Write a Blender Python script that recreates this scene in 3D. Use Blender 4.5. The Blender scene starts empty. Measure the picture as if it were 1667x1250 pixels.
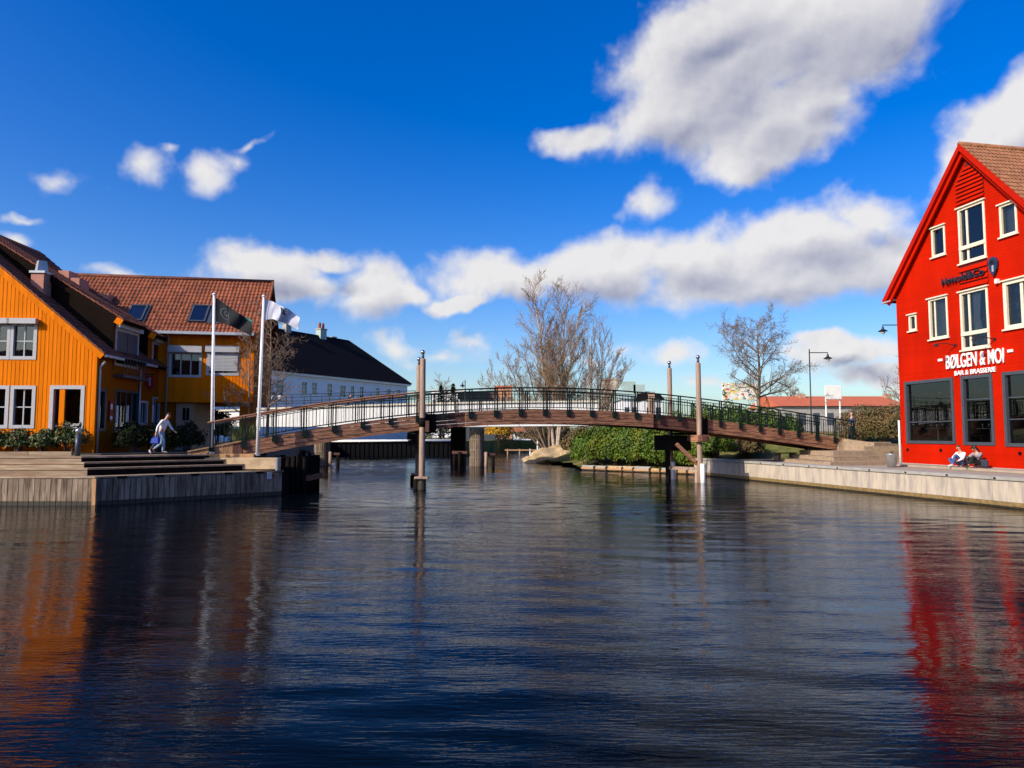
import bpy, math, random
import numpy as np
from mathutils import Vector, Matrix

R = math.radians
scene = bpy.context.scene
col = scene.collection

# ------------------------------------------------------------------ camera
CAMZ = 2.65
FPX = 1156.0
PITCH = math.atan(83.0 / FPX)
cam_d = bpy.data.cameras.new('camera')
cam_d.sensor_width = 36.0
cam_d.lens = 36.0 * FPX / 1667.0
cam_d.clip_start = 0.1
cam_d.clip_end = 12000
cam = bpy.data.objects.new('camera', cam_d)
col.objects.link(cam)
cam.location = (0, 0, CAMZ)
cam.rotation_euler = (math.pi / 2 + PITCH, 0, 0)
scene.camera = cam

# ------------------------------------------------------------------ light
SUN_EL = 31.0
SUN_AZ = 52.0          # degrees to the left of straight behind the camera
SUN_DIR = Vector((-math.sin(R(SUN_AZ)) * math.cos(R(SUN_EL)),
                  -math.cos(R(SUN_AZ)) * math.cos(R(SUN_EL)),
                  math.sin(R(SUN_EL))))
sun_d = bpy.data.lights.new('sun', 'SUN')
sun_d.energy = 5.0
sun_d.angle = R(0.5)
sun_d.color = (1.0, 0.90, 0.76)
sun = bpy.data.objects.new('sun', sun_d)
sun.rotation_euler = (-SUN_DIR).to_track_quat('-Z', 'Y').to_euler()
sun.location = SUN_DIR * 60
col.objects.link(sun)

scene.view_settings.view_transform = 'Standard'
scene.view_settings.look = 'None'
scene.view_settings.gamma = 1.0
scene.view_settings.exposure = 0.0
scene.view_settings.use_curve_mapping = False
scene.render.engine = 'CYCLES'
scene.cycles.use_denoising = True
scene.cycles.max_bounces = 6
scene.cycles.transparent_max_bounces = 12
scene.cycles.caustics_reflective = False
scene.cycles.caustics_refractive = False
scene.cycles.sample_clamp_indirect = 6.0
scene.cycles.sample_clamp_direct = 0.0


def ray(px, py):
    v = -(py - 625.0) / FPX
    u = (px - 833.5) / FPX
    return Vector((u, math.cos(PITCH) - math.sin(PITCH) * v, math.sin(PITCH) + math.cos(PITCH) * v))


def at(px, py, Y):
    r = ray(px, py)
    t = Y / r.y
    return Vector((r.x * t, Y, CAMZ + r.z * t))


def atz(px, py, z):
    r = ray(px, py)
    t = (z - CAMZ) / r.z
    return Vector((r.x * t, r.y * t, z))


# ------------------------------------------------------------------ sky with cumulus clouds
def build_world():
    w = bpy.data.worlds.new('World')
    scene.world = w
    w.use_nodes = True
    nt = w.node_tree
    N, L = nt.nodes, nt.links
    for n in list(N):
        N.remove(n)

    def node(t, **kw):
        n = N.new(t)
        for k, v in kw.items():
            setattr(n, k, v)
        return n

    def setin(sock, v):
        if hasattr(v, 'is_output') or isinstance(v, bpy.types.NodeSocket):
            L.new(v, sock)
        else:
            sock.default_value = v

    def math_(op, a, b=None, c=None, clamp=False):
        n = node('ShaderNodeMath', operation=op, use_clamp=clamp)
        setin(n.inputs[0], a)
        if b is not None:
            setin(n.inputs[1], b)
        if c is not None:
            setin(n.inputs[2], c)
        return n.outputs[0]

    def vmath(op, a, b=None, scale=None):
        n = node('ShaderNodeVectorMath', operation=op)
        setin(n.inputs[0], a)
        if b is not None:
            setin(n.inputs[1], b)
        if scale is not None:
            setin(n.inputs['Scale'], scale)
        return n.outputs['Value'] if op in ('LENGTH', 'DOT_PRODUCT') else n.outputs[0]

    def sstep(x, a, b):
        n = node('ShaderNodeMapRange', interpolation_type='SMOOTHSTEP')
        setin(n.inputs[0], x)
        n.inputs[1].default_value = a
        n.inputs[2].default_value = b
        return n.outputs[0]

    def mix(f, a, b):
        n = node('ShaderNodeMix', data_type='RGBA')
        setin(n.inputs[0], f)
        setin(n.inputs[6], a)
        setin(n.inputs[7], b)
        return n.outputs[2]

    tc = node('ShaderNodeTexCoord')
    d = tc.outputs['Generated']
    sep = node('ShaderNodeSeparateXYZ')
    L.new(d, sep.inputs[0])
    X, Y, Z = sep.outputs
    az = math_('ARCTAN2', X, Y)
    el = math_('ARCSINE', Z)

    sky = node('ShaderNodeTexSky', sky_type='NISHITA')
    sky.sun_disc = False
    sky.sun_elevation = R(SUN_EL)
    sky.sun_rotation = math.atan2(SUN_DIR.x, SUN_DIR.y)
    sky.altitude = 0
    sky.air_density = 1.0
    sky.dust_density = 1.7
    sky.ozone_density = 3.0
    hsv = node('ShaderNodeHueSaturation')
    hsv.inputs['Hue'].default_value = 0.519
    hsv.inputs['Saturation'].default_value = 1.5
    hsv.inputs['Value'].default_value = 1.95
    L.new(sky.outputs[0], hsv.inputs['Color'])
    gam = node('ShaderNodeGamma')
    gam.inputs[1].default_value = 1.0
    L.new(hsv.outputs[0], gam.inputs[0])
    skyc = gam.outputs[0]

    # the clouds in view: centre, half axes (px in the photograph's scale) and tilt, as directions
    blobs = [
        # big cloud high on the right
        (1290, 60, 300, 130, 12), (1180, 130, 190, 105, 20), (1080, 175, 150, 62, 24), (960, 222, 110, 30, 8),
        (1250, 190, 155, 85, 0), (1225, 245, 110, 42, 5), (1300, 205, 95, 60, 0), (1420, 40, 150, 85, 10), (1330, 160, 80, 70, 0),
        (1160, 40, 190, 70, 20),
        # right edge
        (1665, 165, 100, 52, 15), (1620, 225, 80, 48, 30), (1565, 285, 55, 40, 45),
        # bank across the middle right
        (1400, 350, 105, 40, 0), (1300, 385, 170, 52, 0), (1130, 420, 210, 50, -3), (960, 440, 175, 48, -4),
        (1400, 425, 200, 62, 0), (830, 455, 110, 40, -5), (1240, 450, 260, 55, 0), (1060, 325, 90, 60, 0, .5),
        (760, 492, 50, 16, 20), (1560, 440, 120, 45, 0),
        # left of the middle
        (430, 438, 110, 42, -3), (520, 425, 60, 26, 0), (590, 480, 95, 52, -2), (660, 483, 60, 22, -5), (470, 470, 120, 30, 0),
        # low small ones
        (772, 563, 62, 40, 0, .62), (650, 566, 95, 32, 0, .55), (720, 582, 130, 26, 0, .5), (1030, 566, 80, 40, 0, .6), (1095, 573, 90, 36, 0, .6),
        (1380, 570, 110, 30, 0), (1450, 600, 120, 22, 0), (1330, 556, 40, 16, 0), (960, 590, 120, 24, 0, .5), (1140, 615, 90, 24, 0, .45),
        # little ones on the left
        (102, 289, 80, 40, -5, .42), (212, 260, 95, 54, 5, .46), (338, 276, 85, 66, 25, .44), (405, 224, 75, 18, 30, .36), (378, 255, 60, 46, 25, .36),
        (200, 437, 120, 28, 0, .45), (15, 392, 60, 36, 0, .5), (40, 347, 110, 20, 8, .32), (262, 240, 46, 24, 10, .36),
    ]
    comb = node('ShaderNodeCombineXYZ')
    L.new(az, comb.inputs[0])
    L.new(el, comb.inputs[1])
    base_p = comb.outputs[0]

    def field(p, dirv):
        # warp the outline
        nz = node('ShaderNodeTexNoise', noise_dimensions='3D')
        nz.inputs['Scale'].default_value = 9.0
        nz.inputs['Detail'].default_value = 4.0
        nz.inputs['Roughness'].default_value = 0.55
        L.new(dirv, nz.inputs['Vector'])
        off = vmath('SUBTRACT', nz.outputs['Color'], (0.5, 0.5, 0.5))
        off = vmath('MULTIPLY', off, (0.11, 0.075, 0.0))
        q = vmath('ADD', p, off)
        acc = None
        for (px, py, hw, hh, tilt, *pk) in blobs:
            r = ray(px, py).normalized()
            a0, e0 = math.atan2(r.x, r.y), math.asin(r.z)
            k = 1.0 / math.sqrt(((px - 833.5) / FPX) ** 2 + ((py - 625) / FPX) ** 2 + 1)
            mp = node('ShaderNodeMapping', vector_type='TEXTURE')
            mp.inputs['Location'].default_value = (a0, e0, 0)
            mp.inputs['Rotation'].default_value = (0, 0, R(tilt))
            mp.inputs['Scale'].default_value = (hw / FPX * k * 1.16, hh / FPX * k * 1.16, 1)
            L.new(q, mp.inputs['Vector'])
            ln = vmath('LENGTH', mp.outputs[0])
            v = math_('SUBTRACT', pk[0] if pk else 1.0, ln)
            acc = v if acc is None else math_('SMOOTH_MAX', acc, v, 0.22)
        return acc

    def clouds_else(dirv):
        # fair-weather cumulus round the unseen rest of the sky, thinned to lower the fill
        nz = node('ShaderNodeTexNoise', noise_dimensions='3D')
        nz.inputs['Scale'].default_value = 2.6
        nz.inputs['Detail'].default_value = 3.0
        nz.inputs['Roughness'].default_value = 0.5
        st = vmath('MULTIPLY', dirv, (1, 1, 2.2))
        L.new(st, nz.inputs['Vector'])
        return math_('MULTIPLY_ADD', nz.outputs['Fac'], 4.0, -2.8)

    # outside the directions mapped above the general field takes over
    outside = math_('MAXIMUM', sstep(math_('ABSOLUTE', az), 0.78, 0.98), sstep(el, 0.58, 0.75))

    def density(p, dirv):
        n = node('ShaderNodeMix', data_type='FLOAT')
        L.new(outside, n.inputs[0]); L.new(math_('MAXIMUM', field(p, dirv), -1.0), n.inputs[2]); L.new(clouds_else(dirv), n.inputs[3])
        return n.outputs[0]

    def billow(dirv, det):
        nz = node('ShaderNodeTexNoise', noise_dimensions='3D')
        nz.inputs['Scale'].default_value = 12.0
        nz.inputs['Detail'].default_value = det
        nz.inputs['Roughness'].default_value = 0.52
        nz.inputs['Distortion'].default_value = 0.15
        L.new(dirv, nz.inputs['Vector'])
        return math_('MULTIPLY_ADD', nz.outputs['Fac'], 1.6, -0.78)

    f0 = density(base_p, d)
    f1 = density(vmath('ADD', base_p, (-0.026, 0.034, 0)), vmath('ADD', d, (-0.026, 0.0, 0.034)))
    e0 = billow(d, 9.0)
    e1 = billow(vmath('ADD', d, (-0.0065, -0.002, 0.0075)), 5.0)
    d0 = math_('ADD', f0, e0)
    alpha = sstep(d0, -0.03, 0.58)
    relief = math_('SUBTRACT', e1, e0)
    nz = node('ShaderNodeTexNoise', noise_dimensions='3D')
    nz.inputs['Scale'].default_value = 5.0
    nz.inputs['Detail'].default_value = 4.0
    L.new(d, nz.inputs['Vector'])
    sh = math_('MULTIPLY_ADD', nz.outputs['Fac'], 1.0, -0.52)
    shade = math_('MULTIPLY', sstep(f1, 0.15, 1.1), 0.85)
    shade = math_('ADD', shade, math_('MULTIPLY', relief, 0.7))
    shade = math_('ADD', shade, sh, clamp=True)
    lit = node('ShaderNodeRGB'); lit.outputs[0].default_value = (8.6, 8.4, 8.3, 1)
    dark = node('ShaderNodeRGB'); dark.outputs[0].default_value = (3.0, 3.2, 4.5, 1)
    cc = mix(shade, lit.outputs[0], dark.outputs[0])
    a2 = math_('MULTIPLY', alpha, 0.96)
    a2 = math_('MULTIPLY', a2, sstep(el, -0.01, 0.03))
    full = mix(a2, skyc, cc)
    bg = node('ShaderNodeBackground')
    L.new(full, bg.inputs[0])
    bg.inputs[1].default_value = 0.1
    out = node('ShaderNodeOutputWorld')
    L.new(bg.outputs[0], out.inputs[0])
    w.cycles.sampling_method = 'MANUAL'
    w.cycles.sample_map_resolution = 512


build_world()

# ------------------------------------------------------------------ helpers
I4 = Matrix.Identity(4)


def frame(o, ang=0.0):
    return Matrix.Translation(Vector(o)) @ Matrix.Rotation(R(ang), 4, 'Z')


class MB:
    """collects shapes, then links them as one mesh object"""

    def __init__(self, T=None):
        self.v, self.f, self.T = [], [], T or I4

    def add(self, vs, fs):
        b = len(self.v)
        T = self.T
        self.v += [tuple(T @ Vector(p)) for p in vs]
        self.f += [tuple(i + b for i in q) for q in fs]
        return self

    def box(self, x0, x1, y0, y1, z0, z1):
        vs = [(x0, y0, z0), (x1, y0, z0), (x1, y1, z0), (x0, y1, z0), (x0, y0, z1), (x1, y0, z1), (x1, y1, z1), (x0, y1, z1)]
        return self.add(vs, [(0, 3, 2, 1), (4, 5, 6, 7), (0, 1, 5, 4), (1, 2, 6, 5), (2, 3, 7, 6), (3, 0, 4, 7)])

    def cbox(self, c, s):
        return self.box(c[0] - s[0] / 2, c[0] + s[0] / 2, c[1] - s[1] / 2, c[1] + s[1] / 2, c[2] - s[2] / 2, c[2] + s[2] / 2)

    def beam(self, p, q, w, h, up=(0, 0, 1)):
        p, q = Vector(p), Vector(q)
        a = (q - p).normalized()
        up = Vector(up)
        if abs(a.dot(up)) > 0.98:
            up = Vector((0, 1, 0))
        s = a.cross(up).normalized() * (w / 2)
        u = s.cross(a).normalized() * (h / 2)
        vs = [p - s - u, p + s - u, p + s + u, p - s + u, q - s - u, q + s - u, q + s + u, q - s + u]
        return self.add(vs, [(0, 3, 2, 1), (4, 5, 6, 7), (0, 1, 5, 4), (1, 2, 6, 5), (2, 3, 7, 6), (3, 0, 4, 7)][::1])

    def tube(self, pts, rad, n=6, cap=True):
        pts = [Vector(p) for p in pts]
        if not hasattr(rad, '__len__'):
            rad = [rad] * len(pts)
        vs, fs = [], []
        ref = None
        for i, p in enumerate(pts):
            a = (pts[min(i + 1, len(pts) - 1)] - pts[max(i - 1, 0)])
            a = a.normalized() if a.length > 1e-9 else Vector((0, 0, 1))
            if ref is None:
                ref = Vector((0, 0, 1)) if abs(a.z) < 0.9 else Vector((1, 0, 0))
            s = a.cross(ref).normalized()
            u = s.cross(a)
            ref = u if abs(a.dot(u)) < 0.9 else ref
            for k in range(n):
                t = 2 * math.pi * k / n
                vs.append(p + (s * math.cos(t) + u * math.sin(t)) * rad[i])
        for i in range(len(pts) - 1):
            for k in range(n):
                a, b = i * n + k, i * n + (k + 1) % n
                fs.append((a, b, b + n, a + n))
        if cap:
            fs.append(tuple(range(n))[::-1])
            fs.append(tuple(range((len(pts) - 1) * n, len(pts) * n)))
        return self.add(vs, fs)

    def lathe(self, prof, c=(0, 0, 0), n=14):
        vs, fs = [], []
        for (r, z) in prof:
            for k in range(n):
                t = 2 * math.pi * k / n
                vs.append((c[0] + r * math.cos(t), c[1] + r * math.sin(t), c[2] + z))
        for i in range(len(prof) - 1):
            for k in range(n):
                a, b = i * n + k, i * n + (k + 1) % n
                fs.append((a, b, b + n, a + n))
        fs.append(tuple(range(n))[::-1])
        fs.append(tuple(range((len(prof) - 1) * n, len(prof) * n)))
        return self.add(vs, fs)

    def prism(self, poly, z0, z1):
        n = len(poly)
        A = sum(poly[i][0] * poly[(i + 1) % n][1] - poly[(i + 1) % n][0] * poly[i][1] for i in range(n))
        if A < 0:
            poly = poly[::-1]
        vs = [(p[0], p[1], z0) for p in poly] + [(p[0], p[1], z1) for p in poly]
        fs = [tuple(range(n))[::-1], tuple(range(n, 2 * n))]
        fs += [(i, (i + 1) % n, (i + 1) % n + n, i + n) for i in range(n)]
        return self.add(vs, fs)

    def plate(self, outline, y0, y1):
        """outline in x,z extruded along y"""
        n = len(outline)
        A = sum(outline[i][0] * outline[(i + 1) % n][1] - outline[(i + 1) % n][0] * outline[i][1] for i in range(n))
        if A < 0:
            outline = outline[::-1]
        vs = [(p[0], y0, p[1]) for p in outline] + [(p[0], y1, p[1]) for p in outline]
        fs = [tuple(range(n)), tuple(range(n, 2 * n))[::-1]]
        fs += [(i, i + n, (i + 1) % n + n, (i + 1) % n) for i in range(n)]
        return self.add(vs, fs)

    def quad(self, a, b, c, d):
        return self.add([a, b, c, d], [(0, 1, 2, 3)])

    def build(self, name, mat, parent=None, smooth=False, bevel=0.0):
        me = bpy.data.meshes.new(name)
        me.from_pydata(self.v, [], self.f)
        me.materials.append(mat)
        if smooth:
            me.polygons.foreach_set('use_smooth', [True] * len(me.polygons))
        me.update()
        o = bpy.data.objects.new(name, me)
        col.objects.link(o)
        if parent is not None:
            o.parent = parent
        if bevel:
            m = o.modifiers.new('bevel', 'BEVEL')
            m.width = bevel
            m.segments = 1
            m.limit_method = 'ANGLE'
        return o


def tag(o, label=None, cat=None, group=None, kind=None):
    if label: o['label'] = label
    if cat: o['category'] = cat
    if group: o['group'] = group
    if kind: o['kind'] = kind
    return o


def thing(name, label, cat, loc=(0, 0, 0), rz=0.0, group=None):
    o = bpy.data.objects.new(name, None)
    o.empty_display_size = 0.3
    col.objects.link(o)
    o.location = loc
    o.rotation_euler = (0, 0, R(rz))
    return tag(o, label, cat, group)


def copy_tree(o, parent=None):
    c = o.copy()
    col.objects.link(c)
    if parent is not None:
        c.parent = parent
    for ch in o.children:
        copy_tree(ch, c)
    return c


def shared(mesh_obj, name, parent, loc, rz=0.0, scale=None):
    c = mesh_obj.copy()
    c.name = name
    col.objects.link(c)
    c.parent = parent
    c.location = loc
    c.rotation_euler = (0, 0, rz)
    if scale: c.scale = scale
    return c


# ------------------------------------------------------------------ materials
def mat(name, base, rough=0.7, var=0.25, scale=3.0, stretch=(1, 1, 1), bump=0.0, bscale=None, rand=0.0, metal=0.0,
        spec=0.4, detail=5.0, second=None, sec_scale=1.0, sec_lo=0.45, sec_hi=0.65, world=False, coat=0.0):
    m = bpy.data.materials.new(name)
    m.use_nodes = True
    nt = m.node_tree
    N, L = nt.nodes, nt.links
    b = N['Principled BSDF']
    b.inputs['Roughness'].default_value = rough
    b.inputs['Metallic'].default_value = metal
    b.inputs['Specular IOR Level'].default_value = spec
    b.inputs['Coat Weight'].default_value = coat
    if world:
        tc = N.new('ShaderNodeNewGeometry'); src = tc.outputs['Position']
    else:
        tc = N.new('ShaderNodeTexCoord'); src = tc.outputs['Object']
    mp = N.new('ShaderNodeMapping')
    mp.inputs['Scale'].default_value = stretch
    L.new(src, mp.inputs[0])
    vec = mp.outputs[0]
    oi = None
    if rand:
        oi = N.new('ShaderNodeObjectInfo')
        ad = N.new('ShaderNodeVectorMath'); ad.operation = 'MULTIPLY_ADD'
        L.new(oi.outputs['Random'], ad.inputs[0])
        ad.inputs[1].default_value = (37.0, 19.0, 53.0)
        L.new(vec, ad.inputs[2])
        vec = ad.outputs[0]
    nz = N.new('ShaderNodeTexNoise')
    nz.inputs['Scale'].default_value = scale
    nz.inputs['Detail'].default_value = detail
    nz.inputs['Roughness'].default_value = 0.6
    L.new(vec, nz.inputs['Vector'])
    rmp = N.new('ShaderNodeMapRange')
    rmp.inputs[1].default_value = 0.25; rmp.inputs[2].default_value = 0.75
    rmp.inputs[3].default_value = 1.0 - var; rmp.inputs[4].default_value = 1.0 + var
    L.new(nz.outputs['Fac'], rmp.inputs[0])
    fac = rmp.outputs[0]
    if rand:
        rr = N.new('ShaderNodeMapRange')
        rr.inputs[3].default_value = 1.0 - rand; rr.inputs[4].default_value = 1.0 + rand
        L.new(oi.outputs['Random'], rr.inputs[0])
        mu = N.new('ShaderNodeMath'); mu.operation = 'MULTIPLY'
        L.new(fac, mu.inputs[0]); L.new(rr.outputs[0], mu.inputs[1])
        fac = mu.outputs[0]
    rgb = N.new('ShaderNodeRGB')
    rgb.outputs[0].default_value = (*base, 1)
    colsock = rgb.outputs[0]
    if second is not None:
        n2 = N.new('ShaderNodeTexNoise')
        n2.inputs['Scale'].default_value = sec_scale
        n2.inputs['Detail'].default_value = 7.0
        n2.inputs['Roughness'].default_value = 0.65
        L.new(vec, n2.inputs['Vector'])
        r2 = N.new('ShaderNodeMapRange')
        r2.inputs[1].default_value = sec_lo; r2.inputs[2].default_value = sec_hi
        L.new(n2.outputs['Fac'], r2.inputs[0])
        mx = N.new('ShaderNodeMix'); mx.data_type = 'RGBA'
        L.new(r2.outputs[0], mx.inputs[0]); L.new(colsock, mx.inputs[6])
        mx.inputs[7].default_value = (*second, 1)
        colsock = mx.outputs[2]
    vm = N.new('ShaderNodeVectorMath'); vm.operation = 'SCALE'
    L.new(colsock, vm.inputs[0]); L.new(fac, vm.inputs['Scale'])
    L.new(vm.outputs[0], b.inputs['Base Color'])
    if bump:
        nb = nz
        if bscale:
            nb = N.new('ShaderNodeTexNoise')
            nb.inputs['Scale'].default_value = bscale
            nb.inputs['Detail'].default_value = 6
            L.new(vec, nb.inputs['Vector'])
        bp = N.new('ShaderNodeBump')
        bp.inputs['Strength'].default_value = min(1.0, bump)
        bp.inputs['Distance'].default_value = 0.02
        L.new(nb.outputs['Fac'], bp.inputs['Height'])
        L.new(bp.outputs[0], b.inputs['Normal'])
    m['bsdf'] = b.name
    return m


M = {}
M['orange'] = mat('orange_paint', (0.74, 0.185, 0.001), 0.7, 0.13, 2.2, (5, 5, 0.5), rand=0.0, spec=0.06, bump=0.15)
M['orange_dk'] = mat('orange_paint_shaded', (0.30, 0.075, 0.002), 0.75, 0.15, 2.0, (4, 4, 0.6), spec=0.05)  # the house orange darkened, shade painted in for its shaded sides
M['red'] = mat('red_paint', (0.46, 0.010, 0.0005), 0.75, 0.22, 0.7, (1, 1, 0.35), spec=0.05, bump=0.1, bscale=30)
M['red_trim'] = mat('red_trim_paint', (0.42, 0.010, 0.002), 0.7, 0.12, 3.0, spec=0.06)
M['red_dark'] = mat('slat_back_paint', (0.10, 0.006, 0.003), 0.8, 0.1)
M['tile'] = mat('orange_clay_tile', (0.28, 0.082, 0.036), 0.8, 0.35, 4.0, bump=0.2, second=(0.19, 0.06, 0.032), sec_scale=1.7, spec=0.3)
M['tile_dk'] = mat('dark_clay_tile', (0.17, 0.05, 0.025), 0.8, 0.35, 4.0, bump=0.2, second=(0.06, 0.03, 0.02), sec_scale=1.5)  # darker tone of clay tile
M['tile_br'] = mat('brown_clay_tile', (0.27, 0.115, 0.055), 0.75, 0.3, 5.0, bump=0.2)
M['slate'] = mat('black_slate', (0.012, 0.011, 0.013), 0.95, 0.3, 2.5, bump=0.15, spec=0.06)
M['sheet_shade'] = mat('dark_sheet_and_shade', (0.013, 0.008, 0.006), 0.9, 0.2, 2.0, spec=0.03)  # dark sheet; on the orange house bays it is painted shade
M['white_wall'] = mat('white_render', (0.78, 0.78, 0.80), 0.8, 0.08, 1.0, spec=0.2)
M['white_paint'] = mat('white_paint', (0.80, 0.79, 0.76), 0.5, 0.06, 4.0)
M['cream'] = mat('cream_window_paint', (0.72, 0.65, 0.50), 0.5, 0.08, 5.0)
M['grey_frame'] = mat('grey_window_paint', (0.42, 0.42, 0.43), 0.5, 0.08, 5.0)
M['grey_dk'] = mat('dark_grey_metal', (0.055, 0.065, 0.08), 0.4, 0.15, 4.0)
M['zinc'] = mat('zinc_sheet', (0.42, 0.45, 0.48), 0.45, 0.12, 3.0, metal=0.3)
M['pink'] = mat('pink_render', (0.50, 0.22, 0.16), 0.85, 0.15, 3.0)
M['shutter'] = mat('grey_roller_shutter', (0.45, 0.45, 0.46), 0.6, 0.08, 3.0)
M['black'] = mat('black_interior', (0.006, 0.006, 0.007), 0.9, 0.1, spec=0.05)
M['room'] = mat('dim_interior', (0.06, 0.055, 0.05), 0.9, 0.6, 1.3, second=(0.30, 0.25, 0.19), sec_scale=1.8, sec_lo=0.52, sec_hi=0.6)
M['curtain'] = mat('white_curtain', (0.62, 0.62, 0.66), 0.9, 0.15, 3.0, (12, 12, 0.4))
M['concrete'] = mat('pale_concrete', (0.50, 0.42, 0.33), 0.85, 0.18, 2.6, (2.2, 2.2, 0.4), bump=0.3, bscale=14, world=True, second=(0.34, 0.29, 0.25), sec_scale=1.4)
M['concrete_gr'] = mat('grey_concrete', (0.34, 0.32, 0.29), 0.85, 0.2, 2.0, bump=0.3, bscale=12, world=True)
M['paving'] = mat('sandy_paving', (0.36, 0.29, 0.22), 0.9, 0.2, 2.0, bump=0.25, bscale=20, world=True)
M['asphalt'] = mat('asphalt', (0.06, 0.058, 0.056), 0.9, 0.25, 2.0, bump=0.2, bscale=30, world=True)
M['soil'] = mat('bank_soil', (0.10, 0.075, 0.045), 0.95, 0.4, 1.5, bump=0.5, bscale=6, world=True, second=(0.07, 0.09, 0.03), sec_scale=0.6)
M['grass'] = mat('grass', (0.085, 0.115, 0.022), 0.95, 0.4, 2.5, bump=0.6, bscale=14, world=True, second=(0.20, 0.15, 0.06), sec_scale=0.45, sec_lo=.38, sec_hi=.58, spec=.1)
M['deck'] = mat('weathered_deck_board', (0.27, 0.185, 0.12), 0.8, 0.32, 3.0, (0.6, 6, 6), bump=0.3, rand=0.22, second=(0.40, 0.32, 0.22), sec_scale=0.8, spec=0.15)
M['deck_v'] = mat('weathered_plank', (0.29, 0.22, 0.16), 0.85, 0.30, 3.0, (6, 6, 0.7), bump=0.35, rand=0.24, second=(0.11, 0.075, 0.052), sec_scale=1.1, spec=0.15)
M['wet'] = mat('wet_algae_wood', (0.035, 0.028, 0.018), 0.6, 0.5, 6.0, bump=0.5)
M['algae'] = mat('yellow_algae_band', (0.21, 0.14, 0.055), 0.9, 0.45, 3.0, (2, 2, 3), world=True, bump=0.3)
M['beam'] = mat('red_brown_timber', (0.33, 0.155, 0.085), 0.8, 0.6, 3.6, (.9, .9, 11), bump=0.45, rand=0.22, second=(0.09, 0.038, 0.024), sec_scale=1.5, sec_lo=0.46, sec_hi=0.64)
M['beam_dk'] = mat('dark_stained_timber', (0.12, 0.05, 0.035), 0.8, 0.4, 3.0, (1.2, 1.2, 8), bump=0.4, rand=0.2)
M['pile'] = mat('grey_timber_pile', (0.36, 0.25, 0.185), 0.8, 0.3, 2.5, (7, 7, 0.5), bump=0.4, second=(0.22, 0.15, 0.11), sec_scale=0.9)
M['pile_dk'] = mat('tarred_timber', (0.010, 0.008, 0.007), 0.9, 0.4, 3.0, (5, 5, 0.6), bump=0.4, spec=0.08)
M['ochre_wood'] = mat('ochre_new_timber', (0.44, 0.24, 0.11), 0.8, 0.3, 3.0, (6, 6, 0.7), bump=0.3, rand=0.15)
M['rail_green'] = mat('dark_green_railing', (0.007, 0.015, 0.013), 0.5, 0.2, 5.0, spec=0.2)
M['rail_wood'] = mat('wooden_handrail', (0.26, 0.12, 0.065), 0.6, 0.3, 4.0)
M['steel'] = mat('galvanised_steel', (0.50, 0.52, 0.54), 0.35, 0.15, 6.0, metal=0.7)
M['mirror'] = mat('polished_steel', (0.62, 0.62, 0.62), 0.14, 0.05, metal=1.0)
M['pole_white'] = mat('white_lacquer', (0.78, 0.78, 0.79), 0.35, 0.05, 3.0)
M['iron'] = mat('black_iron', (0.012, 0.014, 0.017), 0.45, 0.2, 5.0)
M['flag_black'] = mat('black_flag_cloth', (0.004, 0.006, 0.010), 0.8, 0.2, 2.0)
M['flag_line'] = mat('grey_flag_print', (0.07, 0.08, 0.10), 0.8, 0.1)
M['flag_green'] = mat('green_flag_print', (0.01, 0.17, 0.12), 0.8, 0.1)
M['flag_white'] = mat('white_flag_cloth', (0.50, 0.51, 0.60), 0.8, 0.06, 2.0)
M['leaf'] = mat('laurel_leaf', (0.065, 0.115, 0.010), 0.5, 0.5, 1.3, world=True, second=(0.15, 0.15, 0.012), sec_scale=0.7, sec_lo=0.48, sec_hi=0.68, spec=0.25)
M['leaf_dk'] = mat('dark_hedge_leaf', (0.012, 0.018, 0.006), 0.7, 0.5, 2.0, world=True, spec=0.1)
M['leaf_pale'] = mat('rhododendron_leaf', (0.045, 0.065, 0.014), 0.5, 0.5, 2.5, world=True, spec=0.25, second=(0.20, 0.20, 0.06), sec_scale=3.0, sec_lo=0.58, sec_hi=0.68)
M['leaf_yel'] = mat('yellow_spring_blossom', (0.50, 0.27, 0.012), 0.7, 0.4, 2.0, world=True)
M['leaf_br'] = mat('brown_winter_foliage', (0.13, 0.085, 0.03), 0.8, 0.5, 1.0, world=True, second=(0.07, 0.075, 0.022), sec_scale=0.6)
M['reed'] = mat('reed_grass', (0.13, 0.16, 0.05), 0.7, 0.4, 2.0, world=True)
M['stem'] = mat('shrub_stem', (0.09, 0.06, 0.04), 0.9, 0.3)
M['bark'] = mat('grey_brown_bark', (0.20, 0.14, 0.10), 0.9, 0.35, 4.0, bump=0.4)
M['birch'] = mat('pale_birch_bark', (0.46, 0.38, 0.30), 0.85, 0.3, 2.0, (1, 1, 3), second=(0.16, 0.11, 0.08), sec_scale=2.0, sec_lo=0.52, sec_hi=0.62)
M['twig'] = mat('bare_twig', (0.23, 0.155, 0.105), 0.9, 0.3, 1.0, world=True)
M['twig_red'] = mat('reddish_bare_twig', (0.29, 0.18, 0.13), 0.9, 0.35, 0.6, world=True, second=(0.28, 0.20, 0.07), sec_scale=0.5)
M['rock'] = mat('granite_rock', (0.50, 0.36, 0.22), 0.9, 0.35, 2.0, bump=0.7, bscale=5, world=True, second=(0.30, 0.22, 0.09), sec_scale=0.9)
M['skin'] = mat('skin', (0.55, 0.29, 0.20), 0.55, 0.06)
M['white_cloth'] = mat('white_cloth', (0.82, 0.81, 0.80), 0.9, 0.1, 8.0, bump=0.2)
M['grey_cloth'] = mat('grey_cloth', (0.26, 0.26, 0.28), 0.9, 0.1, 8.0, bump=0.2)
M['black_cloth'] = mat('black_cloth', (0.015, 0.015, 0.018), 0.9, 0.2, 8.0)
M['navy_cloth'] = mat('navy_cloth', (0.03, 0.035, 0.06), 0.9, 0.2, 8.0)
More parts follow.
